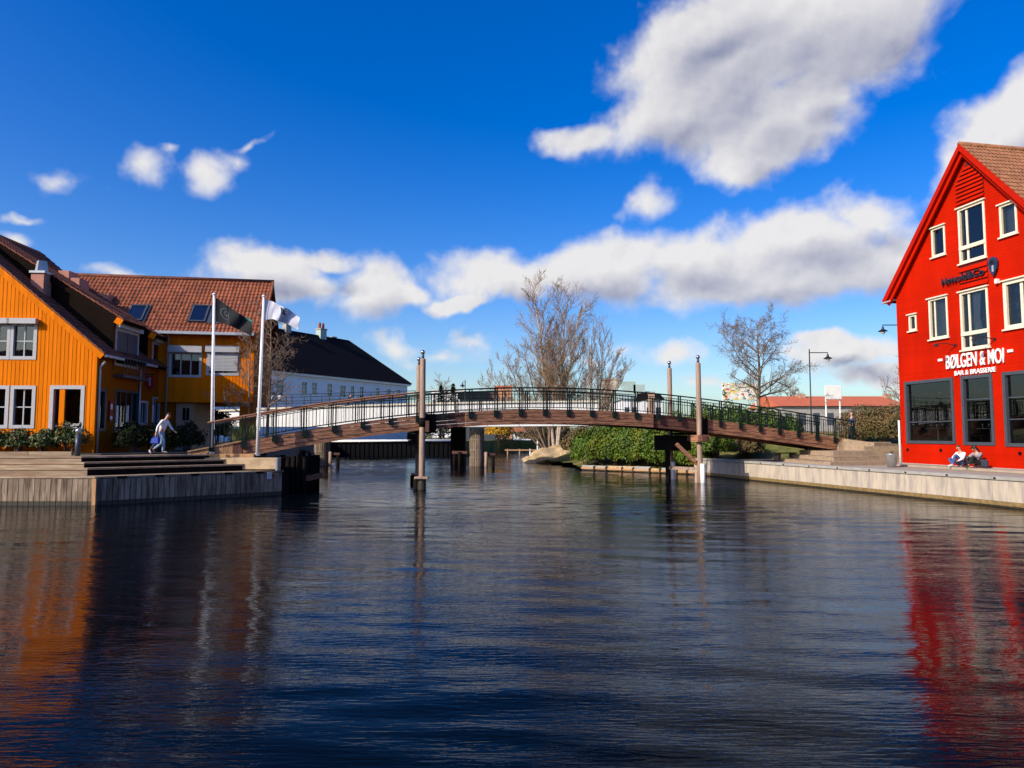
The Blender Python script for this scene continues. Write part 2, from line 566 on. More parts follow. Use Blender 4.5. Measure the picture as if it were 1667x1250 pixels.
M['jeans'] = mat('blue_jeans', (0.05, 0.09, 0.24), 0.9, 0.2, 9.0)
M['jeans_lt'] = mat('washed_jeans', (0.22, 0.33, 0.46), 0.9, 0.2, 9.0)
M['blue_bag'] = mat('blue_nylon', (0.012, 0.05, 0.36), 0.6, 0.15, 5.0)
M['hair_br'] = mat('brown_hair', (0.09, 0.035, 0.016), 0.6, 0.3, 20)
M['hair_dk'] = mat('dark_hair', (0.018, 0.012, 0.010), 0.6, 0.3, 20)
M['shoe_w'] = mat('white_shoe', (0.65, 0.65, 0.66), 0.7, 0.1)
M['shoe_d'] = mat('brown_shoe', (0.06, 0.03, 0.02), 0.6, 0.1)
M['beige'] = mat('beige_render', (0.50, 0.42, 0.33), 0.9, 0.1, 1.0)
M['brick_beige'] = mat('pinkish_render', (0.42, 0.27, 0.18), 0.9, 0.12, 1.5)
M['copper'] = mat('verdigris_copper', (0.33, 0.42, 0.38), 0.7, 0.15, 1.0)
M['roof_red'] = mat('far_red_roof', (0.52, 0.13, 0.055), 0.8, 0.15, 1.0, world=True)
M['orange_far'] = mat('faded_orange_cladding', (0.52, 0.24, 0.13), 0.8, 0.1)
M['terracotta'] = mat('sienna_paint', (0.30, 0.05, 0.02), 0.7, 0.1)
M['sign_dark'] = mat('dark_sign_metal', (0.018, 0.02, 0.035), 0.45, 0.1)
M['sign_blue'] = mat('dark_blue_enamel', (0.015, 0.035, 0.085), 0.3, 0.1)
M['sign_white'] = mat('white_sign_letters', (0.82, 0.81, 0.79), 0.5, 0.03)
M['red_item'] = mat('red_plastic', (0.35, 0.01, 0.012), 0.5, 0.1)
M['grav'] = mat('warm_gravel', (0.34, 0.25, 0.17), 0.95, 0.3, 6.0, bump=0.5, bscale=25, world=True)


def vary_cells(m, step, amount, axis_scale=(1, 1, 1)):
    """each board or tile gets its own tone: a random value per cell of the object's own coordinates"""
    nt = m.node_tree; N, L = nt.nodes, nt.links
    b = next(n for n in N if n.type == 'BSDF_PRINCIPLED')
    src = b.inputs['Base Color'].links[0].from_socket
    tc = N.new('ShaderNodeTexCoord')
    sn = N.new('ShaderNodeVectorMath'); sn.operation = 'SNAP'; L.new(tc.outputs['Object'], sn.inputs[0]); sn.inputs[1].default_value = step
    wn = N.new('ShaderNodeTexWhiteNoise'); L.new(sn.outputs[0], wn.inputs['Vector'])
    mr = N.new('ShaderNodeMapRange'); mr.inputs[3].default_value = 1 - amount; mr.inputs[4].default_value = 1 + amount * .7
    L.new(wn.outputs['Value'], mr.inputs[0])
    vm = N.new('ShaderNodeVectorMath'); vm.operation = 'SCALE'; L.new(src, vm.inputs[0]); L.new(mr.outputs[0], vm.inputs['Scale'])
    L.new(vm.outputs[0], b.inputs['Base Color'])


vary_cells(M['orange'], (0.17, 50, 50), 0.13)
vary_cells(M['tile'], (0.205, 0.26, 50), 0.28)
vary_cells(M['tile_br'], (50, 0.21, 0.26), 0.2)
vary_cells(M['red'], (50, 50, 0.15), 0.05)


def glass_mat():
    m = bpy.data.materials.new('window_glass')
    m.use_nodes = True
    nt = m.node_tree
    N, L = nt.nodes, nt.links
    for n in list(N): N.remove(n)
    g = N.new('ShaderNodeBsdfGlossy'); g.inputs['Roughness'].default_value = 0.015
    g.inputs['Color'].default_value = (0.92, 0.95, 1.0, 1)
    t = N.new('ShaderNodeBsdfTransparent'); t.inputs[0].default_value = (0.55, 0.6, 0.6, 1)
    fr = N.new('ShaderNodeFresnel'); fr.inputs['IOR'].default_value = 1.75
    nz = N.new('ShaderNodeTexNoise'); nz.inputs['Scale'].default_value = 0.8
    tc = N.new('ShaderNodeTexCoord'); L.new(tc.outputs['Object'], nz.inputs['Vector'])
    bp = N.new('ShaderNodeBump'); bp.inputs['Strength'].default_value = 0.08; bp.inputs['Distance'].default_value = 0.03
    L.new(nz.outputs['Fac'], bp.inputs['Height']); L.new(bp.outputs[0], g.inputs['Normal'])
    mx = N.new('ShaderNodeMixShader'); o = N.new('ShaderNodeOutputMaterial')
    L.new(fr.outputs[0], mx.inputs[0]); L.new(t.outputs[0], mx.inputs[1]); L.new(g.outputs[0], mx.inputs[2])
    L.new(mx.outputs[0], o.inputs[0])
    return m


M['glass'] = glass_mat()


def water_mat():
    m = bpy.data.materials.new('harbour_water')
    m.use_nodes = True
    nt = m.node_tree
    N, L = nt.nodes, nt.links
    for n in list(N): N.remove(n)
    # dark water body; the surface mirrors little when looked into steeply and much at a grazing angle
    body = N.new('ShaderNodeBsdfDiffuse'); body.inputs[0].default_value = (0.0012, 0.003, 0.006, 1)
    gl = N.new('ShaderNodeBsdfGlossy'); gl.inputs['Roughness'].default_value = 0.03
    fr = N.new('ShaderNodeFresnel'); fr.inputs['IOR'].default_value = 1.333
    mr = N.new('ShaderNodeMapRange'); mr.interpolation_type = 'SMOOTHSTEP'; mr.inputs[1].default_value = 0.0; mr.inputs[2].default_value = 0.23
    L.new(fr.outputs[0], mr.inputs[0])
    pw = N.new('ShaderNodeMath'); pw.operation = 'MULTIPLY'
    L.new(fr.outputs[0], pw.inputs[0]); L.new(mr.outputs[0], pw.inputs[1])
    ms = N.new('ShaderNodeMixShader'); out = N.new('ShaderNodeOutputMaterial')
    L.new(pw.outputs[0], ms.inputs[0]); L.new(body.outputs[0], ms.inputs[1]); L.new(gl.outputs[0], ms.inputs[2]); L.new(ms.outputs[0], out.inputs[0])
    geo = N.new('ShaderNodeNewGeometry')
    mp = N.new('ShaderNodeMapping'); mp.inputs['Scale'].default_value = (0.40, 2.0, 1); mp.inputs['Rotation'].default_value = (0, 0, R(5))
    L.new(geo.outputs['Position'], mp.inputs[0])
    n1 = N.new('ShaderNodeTexNoise'); n1.inputs['Scale'].default_value = 7.2; n1.inputs['Detail'].default_value = 3
    n1.inputs['Distortion'].default_value = 0.4
    L.new(mp.outputs[0], n1.inputs['Vector'])
    n2 = N.new('ShaderNodeTexNoise'); n2.inputs['Scale'].default_value = 0.16; n2.inputs['Detail'].default_value = 3
    L.new(geo.outputs['Position'], n2.inputs['Vector'])
    rm = N.new('ShaderNodeMapRange'); rm.inputs[1].default_value = 0.38; rm.inputs[2].default_value = 0.62
    rm.inputs[3].default_value = 0.07; rm.inputs[4].default_value = 0.24
    L.new(n2.outputs['Fac'], rm.inputs[0])
    bp = N.new('ShaderNodeBump'); bp.inputs['Distance'].default_value = 0.05
    L.new(rm.outputs[0], bp.inputs['Strength'])
    L.new(n1.outputs['Fac'], bp.inputs['Height'])
    for n in (gl, fr): L.new(bp.outputs[0], n.inputs['Normal'])
    return m


M['water'] = water_mat()

# ------------------------------------------------------------------ water
def build_water():
    rng = np.random.default_rng(7)
    comps = []
    for i in range(70):
        lam = 0.30 * (4.5 ** rng.random()) * (1.0 if i < 56 else 1.8)
        th = rng.normal(R(86), 0.28)
        k = 2 * math.pi / lam
        comps.append((k * math.cos(th), k * math.sin(th), rng.random() * 6.283, lam ** 0.95 * (0.6 + 0.8 * rng.random())))
    sl = math.sqrt(sum(0.5 * (a * math.hypot(kx, ky)) ** 2 for kx, ky, p, a in comps))
    comps = [(kx, ky, p, a * 0.033 / sl) for kx, ky, p, a in comps]
    big = [(0.16, 0.05, 0.3), (0.06, 0.21, 1.9), (-0.13, 0.12, 4.1), (0.27, -0.17, 2.2), (0.33, 0.3, 5.0)]

    def height(Xg, Yg):
        m = sum(np.sin(kx * Xg + ky * Yg + p) for kx, ky, p in big) / 2.4
        amp = np.clip(0.92 + 0.6 * m, 0.5, 1.6)
        h = np.zeros_like(Xg)
        for kx, ky, p, a in comps:
            h += a * np.sin(kx * Xg + ky * Yg + p)
        return h * amp

    V, F, base = [], [], 0
    for (x0, x1, y0, y1, s, dz) in ((-33, 31, 1.5, 50, 0.1, 0.0), (-36, 14, 49.7, 125, 0.3, -0.015)):
        xs = np.arange(x0, x1 + s, s); ys = np.arange(y0, y1 + s, s)
        Xg, Yg = np.meshgrid(xs, ys)
        Z = height(Xg, Yg) + dz
        V.append(np.stack([Xg, Yg, Z], -1).reshape(-1, 3))
        nx, ny = len(xs), len(ys)
        idx = np.arange(nx * ny).reshape(ny, nx) + base
        F.append(np.stack([idx[:-1, :-1], idx[:-1, 1:], idx[1:, 1:], idx[1:, :-1]], -1).reshape(-1, 4))
        base += nx * ny
    V.append(np.array([[-4000, -4000, -0.09], [4000, -4000, -0.09], [4000, 5000, -0.09], [-4000, 5000, -0.09]], float))
    F.append(np.array([[base, base + 1, base + 2, base + 3]]))
    V = np.concatenate(V); F = np.concatenate(F)
    me = bpy.data.meshes.new('water')
    me.vertices.add(len(V)); me.vertices.foreach_set('co', V.ravel())
    me.loops.add(F.size); me.loops.foreach_set('vertex_index', F.ravel())
    me.polygons.add(len(F)); me.polygons.foreach_set('loop_start', np.arange(0, F.size, 4))
    me.polygons.foreach_set('use_smooth', np.ones(len(F), bool))
    me.materials.append(M['water'])
    me.update(calc_edges=True)
    o = bpy.data.objects.new('water', me)
    col.objects.link(o)
    o['kind'] = 'structure'


build_water()

# ------------------------------------------------------------------ land
def land(name, poly, z0, z1, m):
    return tag(MB().prism(poly, z0, z1).build(name, m), kind='structure')


land('left_bank', [(-300, 30.2), (-17.4, 30.2), (-14.6, 32.6), (-12.6, 36.6), (-15.5, 50), (-18.5, 62), (-23.6, 93), (-300, 93)], -1.5, 1.86, M['asphalt'])
land('far_bank', [(-1500, 93.02), (-23.5, 93.02), (-9.5, 97), (-3, 112), (-2, 125), (30, 140), (1800, 160), (1800, 3000), (-1500, 3000)], -1.5, 1.8, M['grass'])
land('right_bank', [(17.5, 52.5), (11.5, 58), (10.5, 66), (9.5, 72), (10, 82), (13, 100), (60, 135), (300, 150), (300, 44), (40, 44), (30, 47)], -1.5, 1.55, M['soil'])
QA = Vector((18.95, 23.6, 0)); QB = Vector((13.15, 45.8, 0)); QC = Vector((12.3, 47.6, 0))
land('right_quay', [(QA.x, QA.y), (QB.x, QB.y), (QC.x, QC.y), (14.5, 48.3), (26, 45.5), (60, 45.5), (60, 10), (22.5, 10)], -1.5, 1.04, M['paving'])

# the bank and lawn that rise from the water edge behind the shrubs
BE = [(40, 46.6), (20.5, 46.4), (13.4, 47.9), (5.75, 54.6), (5.1, 62), (2.7, 70), (4.1, 82), (9, 100)]


def bank_z(x, y):
    best, z0 = 1e9, .3
    for k in range(len(BE) - 1):
        (ax, ay), (bx, by) = BE[k], BE[k + 1]
        L2 = (bx - ax) ** 2 + (by - ay) ** 2
        f = min(1, max(0, ((x - ax) * (bx - ax) + (y - ay) * (by - ay)) / L2))
        px, py = ax + f * (bx - ax), ay + f * (by - ay)
        d = math.hypot(x - px, y - py)
        if d < best: best, z0, side = d, (1.0 if k < 2 else .30), (bx - ax) * (y - ay) - (by - ay) * (x - ax)
    e = min(1, best / 6.5)
    inside = side < 0
    return inside, best, z0 + (2.45 - (z0 - .3) * .8) * e * e * (3 - 2 * e) + .05 * math.sin(x * 1.7) * math.cos(y * 1.3)


mb = MB(); ids = {}
for i in range(74):
    for j in range(60):
        x, y = 2.0 + i * .8, 46.4 + j * .8
        ins, d, z = bank_z(x, y)
        ids[i, j] = (len(mb.v), ins or d < .75); mb.v.append((x, y, z if ins else z - .12))
for i in range(73):
    for j in range(59):
        q = [ids[i, j], ids[i + 1, j], ids[i + 1, j + 1], ids[i, j + 1]]
        if all(k[1] for k in q): mb.f.append(tuple(k[0] for k in q))
tag(mb.build('lawn_slope', M['grass'], smooth=True), kind='structure')

# ------------------------------------------------------------------ right quay wall
def quay_wall():
    t = thing('quay_wall', 'pale stained concrete quay wall with yellow algae line below the red house', 'wall', (QB.x, QB.y, 0))
    inv = Matrix.Translation(-Vector((QB.x, QB.y, 0)))
    segs = [(QA, QB, 7), (QB, QC, 1)]
    for (a, b, n) in segs:
        d = (b - a).normalized(); nrm = Vector((-d.y, d.x, 0)) if False else Vector((d.y, -d.x, 0))
        if nrm.x > 0: nrm = -nrm
        L = (b - a).length
        for i in range(n):
            p = a + d * (L * i / n + 0.006); q = a + d * (L * (i + 1) / n - 0.006)
            off = nrm * 0.06
            for (z0, z1, th, nm, mt) in ((0.22, 1.0, 0.20, 'wall_panel', 'concrete'), (0.06, 0.22, 0.206, 'algae_band', 'algae'), (-0.8, 0.06, 0.17, 'wet_foot', 'wet')):
                m = MB(inv)
                m.prism([(p.x, p.y), (q.x, q.y), ((q + nrm * th).x, (q + nrm * th).y), ((p + nrm * th).x, (p + nrm * th).y)], z0, z1)
                m.build(nm, M[mt], t)
            m = MB(inv)
            o0, o1 = nrm * 0.26, nrm * -0.5
            m.prism([((p + o0).x, (p + o0).y), ((q + o0).x, (q + o0).y), ((q + o1).x, (q + o1).y), ((p + o1).x, (p + o1).y)], 1.0, 1.12)
            m.build('coping', M['concrete_gr'], t)
        # dark tie bolts under the coping
        for i in range(int(L / 2.1)):
            c = a + d * (1.0 + i * 2.1) + nrm * 0.265
            MB(inv).cbox((c.x, c.y, 1.06), (0.07, 0.07, 0.05)).build('tie_bolt', M['black'], t)
    return t


quay_wall()

# low timber-and-stone retaining edge under the shrubs
def retaining_edge():
    a, b = Vector((12.6, 47.7, 0)), Vector((5.45, 54.4, 0))
    t = thing('retaining_edge', 'low ochre timber retaining edge along the water below the laurel shrubs', 'wall', a)
    d = (b - a).normalized(); n = Vector((-d.y, d.x, 0)); n = n if n.y < 0 else -n
    L = (b - a).length; x = 0; rr = random.Random(4)
    while x < L:
        w = rr.uniform(0.7, 1.5)
        p = d * x + n * 0.1; q = d * min(L, x + w - 0.05) + n * (0.1 + rr.uniform(-.05, .05))
        h = rr.uniform(0.26, 0.44)
        MB().beam(p + Vector((0, 0, h / 2 + .02)), q + Vector((0, 0, h / 2 + .02)), 0.22, h).build('stone_block', M['concrete_gr'] if rr.random() < .5 else M['rock'], t, bevel=0.03)
        MB().beam(p + n * .14 + Vector((0, 0, .16)), q + n * .14 + Vector((0, 0, .16)), 0.1, 0.12).build('board', M['ochre_wood'], t)
        c = p + n * .2
        MB().tube([c + Vector((0, 0, -.8)), c + Vector((0, 0, .34))], .06, 7).build('stake', M['wet'], t)
        x += w


retaining_edge()

# ------------------------------------------------------------------ left stepped deck
D0 = Vector((-15.8, 27.1, 0)); D1 = Vector((-10.27, 31.9, 0)); DL = -27.0
DD = (D1 - D0).normalized(); DN = Vector((DD.y, -DD.x, 0))
BLOCK_Y = 31.55


def stepped_deck():
    t = thing('stepped_deck', 'weathered timber waterfront deck with broad steps and plank-faced quay on the left', 'deck', (D0.x, D0.y, 0))
    inv = Matrix.Translation(-Vector((D0.x, D0.y, 0)))
    corners = [(D0.x, D0.y, 1.08), (-16.40, 27.62, 1.37), (-16.78, 28.02, 1.58), (-17.15, 28.45, 1.80)]

    def line_at(cx, cy, Y):           # x on the right-hand edge through the corner at depth Y
        return cx + (Y - cy) * DD.x / DD.y
    # core
    zs = [c[2] - 0.07 for c in corners]
    for k, (cx, cy, z) in enumerate(corners):
        Yb = BLOCK_Y if k else 31.9
        g = 0.03
        m = MB(inv)
        m.prism([(DL, cy + g), (cx - g, cy + g), (line_at(cx, cy, Yb) - g, Yb), (line_at(cx, cy, Yb) - g, Yb + 1.2), (DL, Yb + 1.2)], -1.0 if k == 0 else zs[k - 1] - 0.1, zs[k])
        m.build('deck_core', M['pile_dk'], t)
    # vertical planks of the quay faces
    pl = MB().box(0, 0.185, -0.045, 0, 0.16, 1.0).build('plank', M['deck_v'], t)
    wf = MB().box(0, 0.185, -0.04, 0, -0.8, 0.17).build('wet_plank_foot', M['wet'], t)
    first = True
    rr = random.Random(2)
    def face(o, d, L):
        nonlocal first
        n = int(L / 0.2)
        rz = math.atan2(d.y, d.x)
        for i in range(n):
            p = o + d * (L * i / n) - Vector((D0.x, D0.y, 0))
            p = p + Vector((d.y, -d.x, 0)) * rr.uniform(0.0, 0.012)
            if first:
                pl.location = p; pl.rotation_euler = (0, 0, rz); wf.location = p; wf.rotation_euler = (0, 0, rz); first = False
            else:
                shared(pl, 'plank', t, p, rz, (1, 1, rr.uniform(.985, 1.0))); shared(wf, 'wet_plank_foot', t, p, rz)
    face(Vector((DL, D0.y, 0)), Vector((1, 0, 0)), D0.x - DL)
    face(D0, DD, (D1 - D0).length)
    MB(inv).box(D0.x - .05, D0.x + .09, D0.y - .09, D0.y + .05, -.5, 1.0).build('corner_post', M['ochre_wood'], t)
    # lip boards, treads and risers
    for k, (cx, cy, z) in enumerate(corners):
        nxt = corners[k + 1] if k < 3 else None
        n_b = 2 if k else 3
        depth_f = (nxt[1] - cy) if nxt else 1.55
        # offset of right edge of the next step measured along -DN
        if nxt:
            dr = (Vector((cx, cy, 0)) - Vector((nxt[0], nxt[1], 0))).dot(DN)
        else:
            dr = 1.2
            n_b = 7
        over = 0.05
        for i in range(n_b):
            a0 = -over + (depth_f + over) * i / n_b; a1 = -over + (depth_f + over) * (i + 1) / n_b - 0.012
            b0 = -over + (dr + over) * i / n_b; b1 = -over + (dr + over) * (i + 1) / n_b - 0.012
            def corner(fa, rb):
                # point at front inset fa and right inset rb
                Y = cy + fa
                c = Vector((cx, cy, 0)) - DN * rb
                return (c.x + (Y - c.y) * DD.x / DD.y, Y)
            A0, A1 = corner(a0, b0), corner(a1, b1)
            zt = z + (0.0 if i else 0.0)
            m = MB(inv)
            m.prism([(DL, A0[1]), A0, A1, (DL, A1[1])], z - 0.065, z)
            m.build('tread_board', M['deck'], t)
            Yb = BLOCK_Y if k else 31.9
            c0 = Vector((cx, cy, 0)) - DN * b0; c1 = Vector((cx, cy, 0)) - DN * b1
            def xat(c, Y): return c.x + (Y - c.y) * DD.x / DD.y
            m = MB(inv)
            e = 0.006
            m.prism([(A0[0] + e, A0[1] + e), (xat(c0, Yb), Yb), (xat(c1, Yb), Yb), (A1[0] + e, A1[1] + e)], z - 0.065, z - 0.001)
            m.build('tread_board', M['deck'], t)
        if k:
            zp = corners[k - 1][2]
            m = MB(inv); m.box(DL, cx - 0.01, cy - 0.02, cy + 0.02, zp + .002, z - 0.066); m.build('riser_board', M['deck'], t)
    # black blocks painted as dark openings below the lip on the right-hand face
    for i in range(5):
        c = D0 + DD * (0.9 + i * 1.35) + DN * 0.03 - Vector((D0.x, D0.y, 0))
        o = MB().box(-.16, .16, -.05, .02, .985, 1.06).build('dark_opening', M['black'], t)
        o.location = c; o.rotation_euler = (0, 0, math.atan2(DD.y, DD.x))
    # sunlit beam block at the right end with a lighter plank behind
    m = MB(inv); m.box(-14.2, -10.42, BLOCK_Y, BLOCK_Y + 0.5, 1.13, 1.64); m.build('end_beam', M['rock'], t, bevel=.02)
    m = MB(inv); m.box(-14.6, -11.6, BLOCK_Y + 0.52, BLOCK_Y + 0.9, 1.13, 1.80); m.build('end_plank', M['ochre_wood'], t, bevel=.015)
    m = MB(inv); m.box(-14.9, -10.5, BLOCK_Y + 0.92, BLOCK_Y + 1.5, -.5, 1.62); m.build('end_core', M['pile_dk'], t)
    m = MB(inv); m.box(-10.44, -10.36, BLOCK_Y - .03, BLOCK_Y + 0.45, 1.08, 1.66); m.build('end_cap', M['steel'], t)


stepped_deck()
# small notices on the dark quay face
for (px, py, w, h, mm, lb) in ((421, 771, .2, .3, 'zinc', 'small grey notice plate on the dark plank quay face'),
                               (429, 766, .08, .22, 'ochre_wood', 'orange reflector marker right of the grey notice plate'),
                               (414, 766, .08, .18, 'red_item', 'pink red reflector marker left of the grey notice plate')):
    p = atz(px, py, 0.9)
    s = (Vector((p.x, p.y, 0)) - D0).dot(DD)
    c = D0 + DD * min(s, 6.9) + DN * 0.07
    o = MB().box(-w / 2, w / 2, -.015, .015, -h / 2, h / 2).build('notice_plate', M[mm], bevel=.004)
    o.location = (c.x, c.y, 0.86); o.rotation_euler = (0, 0, math.atan2(DD.y, DD.x)); tag(o, lb, 'notice')

# black mooring pier by the bridge's left end
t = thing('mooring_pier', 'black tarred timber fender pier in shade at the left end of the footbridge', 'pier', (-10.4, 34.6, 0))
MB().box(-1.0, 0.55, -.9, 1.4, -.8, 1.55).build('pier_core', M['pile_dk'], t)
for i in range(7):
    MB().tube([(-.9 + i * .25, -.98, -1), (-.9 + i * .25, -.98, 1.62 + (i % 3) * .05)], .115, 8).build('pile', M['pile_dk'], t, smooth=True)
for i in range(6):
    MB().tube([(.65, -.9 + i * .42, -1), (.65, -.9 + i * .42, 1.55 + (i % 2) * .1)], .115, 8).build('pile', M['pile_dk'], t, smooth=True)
MB().box(.7, .86, -1.0, 1.5, .5, .75).build('waling_beam', M['beam_dk'], t)

# ------------------------------------------------------------------ facades
def facade(m, x0, x1, z0, top, holes, y=0.0, depth=0.18, breaks=()):
    xs = sorted(set([x0, x1] + [h[0] for h in holes] + [h[1] for h in holes] + list(breaks)))
    xs = [x for x in xs if x0 <= x <= x1]
    for a, b in zip(xs[:-1], xs[1:]):
        if b - a < 1e-5: continue
        hs = sorted([h for h in holes if h[0] <= a + 1e-6 and h[1] >= b - 1e-6], key=lambda h: h[2])
        lo = z0
        for h in hs:
            if h[2] > lo + 1e-6:
                m.quad((a, y, lo), (b, y, lo), (b, y, h[2]), (a, y, h[2]))
            lo = h[3]
        ta, tb = top(a), top(b)
        if max(ta, tb) > lo:
            m.quad((a, y, lo), (b, y, lo), (b, y, max(tb, lo)), (a, y, max(ta, lo)))
    for (a, b, c, d) in holes:
        e = y + depth
        m.quad((a, y, c), (a, e, c), (b, e, c), (b, y, c)); m.quad((a, y, d), (b, y, d), (b, e, d), (a, e, d))
        m.quad((a, y, c), (a, y, d), (a, e, d), (a, e, c)); m.quad((b, y, c), (b, e, c), (b, e, d), (b, y, d))


def battens(m, x0, x1, z0, top, holes, step=0.2, w=0.05, t=0.022, y=0.0):
    x = x0 + step / 2
    while x < x1 - w:
        lo = z0
        for h in sorted([h for h in holes if h[0] - 0.1 < x + w and h[1] + 0.1 > x - w], key=lambda h: h[2]):
            if h[2] - 0.08 > lo: m.box(x - w / 2, x + w / 2, y - t, y + .002, lo, h[2] - 0.08)
            lo = h[3] + 0.08
        if top(x) > lo + 0.05: m.box(x - w / 2, x + w / 2, y - t, y + .002, lo, top(x) - .02)
        x += step


def window(parent, T, x0, x1, z0, z1, fm, fw=0.07, nx=1, nz=1, zsplit=None, recess=0.06, proud=0.03, bar=0.04, casing=0.0, sill=0.0,
           head=0.0, backing='black', sill_m=None, name='window', xsplit=None, back=0.5):
    m = MB(T)
    y0, y1 = -proud, recess + 0.05
    a, b, c, d = x0 - casing, x1 + casing, z0 - casing, z1 + casing
    w = fw + casing
    m.box(a, a + w, y0, y1, c, d); m.box(b - w, b, y0, y1, c, d)
    m.box(a + w, b - w, y0, y1, c, c + w); m.box(a + w, b - w, y0, y1, d - w, d)
    xs = [x0 + fw] + ([x0 + (x1 - x0) * i / nx for i in range(1, nx)] if xsplit is None else xsplit) + [x1 - fw]
    zs = [z0 + fw] + ([z0 + (z1 - z0) * i / nz for i in range(1, nz)] if zsplit is None else zsplit) + [z1 - fw]
    yb0, yb1 = recess - .03, recess + .03
    for x in xs[1:-1]: m.box(x - bar / 2, x + bar / 2, yb0, yb1, z0 + fw, z1 - fw)
    for z in zs[1:-1]:
        for p, q in zip(xs[:-1], xs[1:]):
            m.box(p + bar / 2, q - bar / 2, yb0 + .003, yb1 - .003, z - bar / 2, z + bar / 2)
    win = m.build(name, fm, parent)
    for i in range(len(xs) - 1):
        for j in range(len(zs) - 1):
            g = MB(T)
            g.quad((xs[i], recess + .004, zs[j]), (xs[i + 1], recess + .004, zs[j]), (xs[i + 1], recess + .004, zs[j + 1]), (xs[i], recess + .004, zs[j + 1]))
            g.build('pane', M['glass'], win)
    if sill: MB(T).box(a - .06, b + .06, -sill, y0 - .002 if False else y0 + .01, c - .07, c + .0).build('sill', sill_m or fm, win)
    if head: MB(T).box(a - .07, b + .07, -head, y0 + .01, d, d + .06).build('head_flashing', sill_m or fm, win)
    if backing:
        r = MB(T); e = back
        r.quad((x0, e, z0), (x1, e, z0), (x1, e, z1), (x0, e, z1))
        r.quad((x0, y1, z0), (x0, e, z0), (x0, e, z1), (x0, y1, z1)); r.quad((x1, y1, z0), (x1, y1, z1), (x1, e, z1), (x1, e, z0))
        r.quad((x0, y1, z0), (x1, y1, z0), (x1, e, z0), (x0, e, z0)); r.quad((x0, y1, z1), (x0, e, z1), (x1, e, z1), (x1, y1, z1))
        r.build('interior', M[backing], win)
    return win


def tile_roof(m, O, U, V, W, L, pitch=0.21, course=0.34, amp=0.035, lift=0.03, samples=5):
    """pantiles: waves across U, stepped courses up V"""
    O, U, V = Vector(O), Vector(U).normalized(), Vector(V).normalized()
    Nn = U.cross(V).normalized()
    nt, nc = max(1, int(round(W / pitch))), max(1, int(round(L / course)))
    pitch, course = W / nt, L / nc
    cols = nt * samples + 1
    prof = [amp * (0.5 + 0.5 * math.sin(2 * math.pi * (i % samples) / samples)) for i in range(cols)]
    for c in range(nc):
        vs = []
        for (v, h) in ((c * course, lift), (c * course, lift * 1.0), ((c + 1) * course + .02, 0.0)):
            for i in range(cols):
                p = O + U * (i * pitch / samples) + V * v + Nn * (prof[i] + h)
                vs.append(p)
        for i in range(cols):      # front lip goes down
            vs[i] = vs[i] - Nn * (lift + 0.012)
        fs = []
        for rrow in range(2):
            for i in range(cols - 1):
                a = rrow * cols + i
                fs.append((a, a + 1, a + 1 + cols, a + cols))
        m.add(vs, fs)


# ------------------------------------------------------------------ orange gable house (left)
HA = Vector((-18.2, 31.0, 1.84)); HA_ROT = 3.0


def wall_px(T, px, py):
    """pixel -> (x, z) on the wall plane y=0 of frame T"""
    o = Vector((0, 0, CAMZ)); r = ray(px, py)
    Ti = T.inverted()
    o2 = Ti @ o; d2 = Ti.to_3x3() @ r
    s = -o2.y / d2.y
    p = o2 + d2 * s
    return p.x, p.z


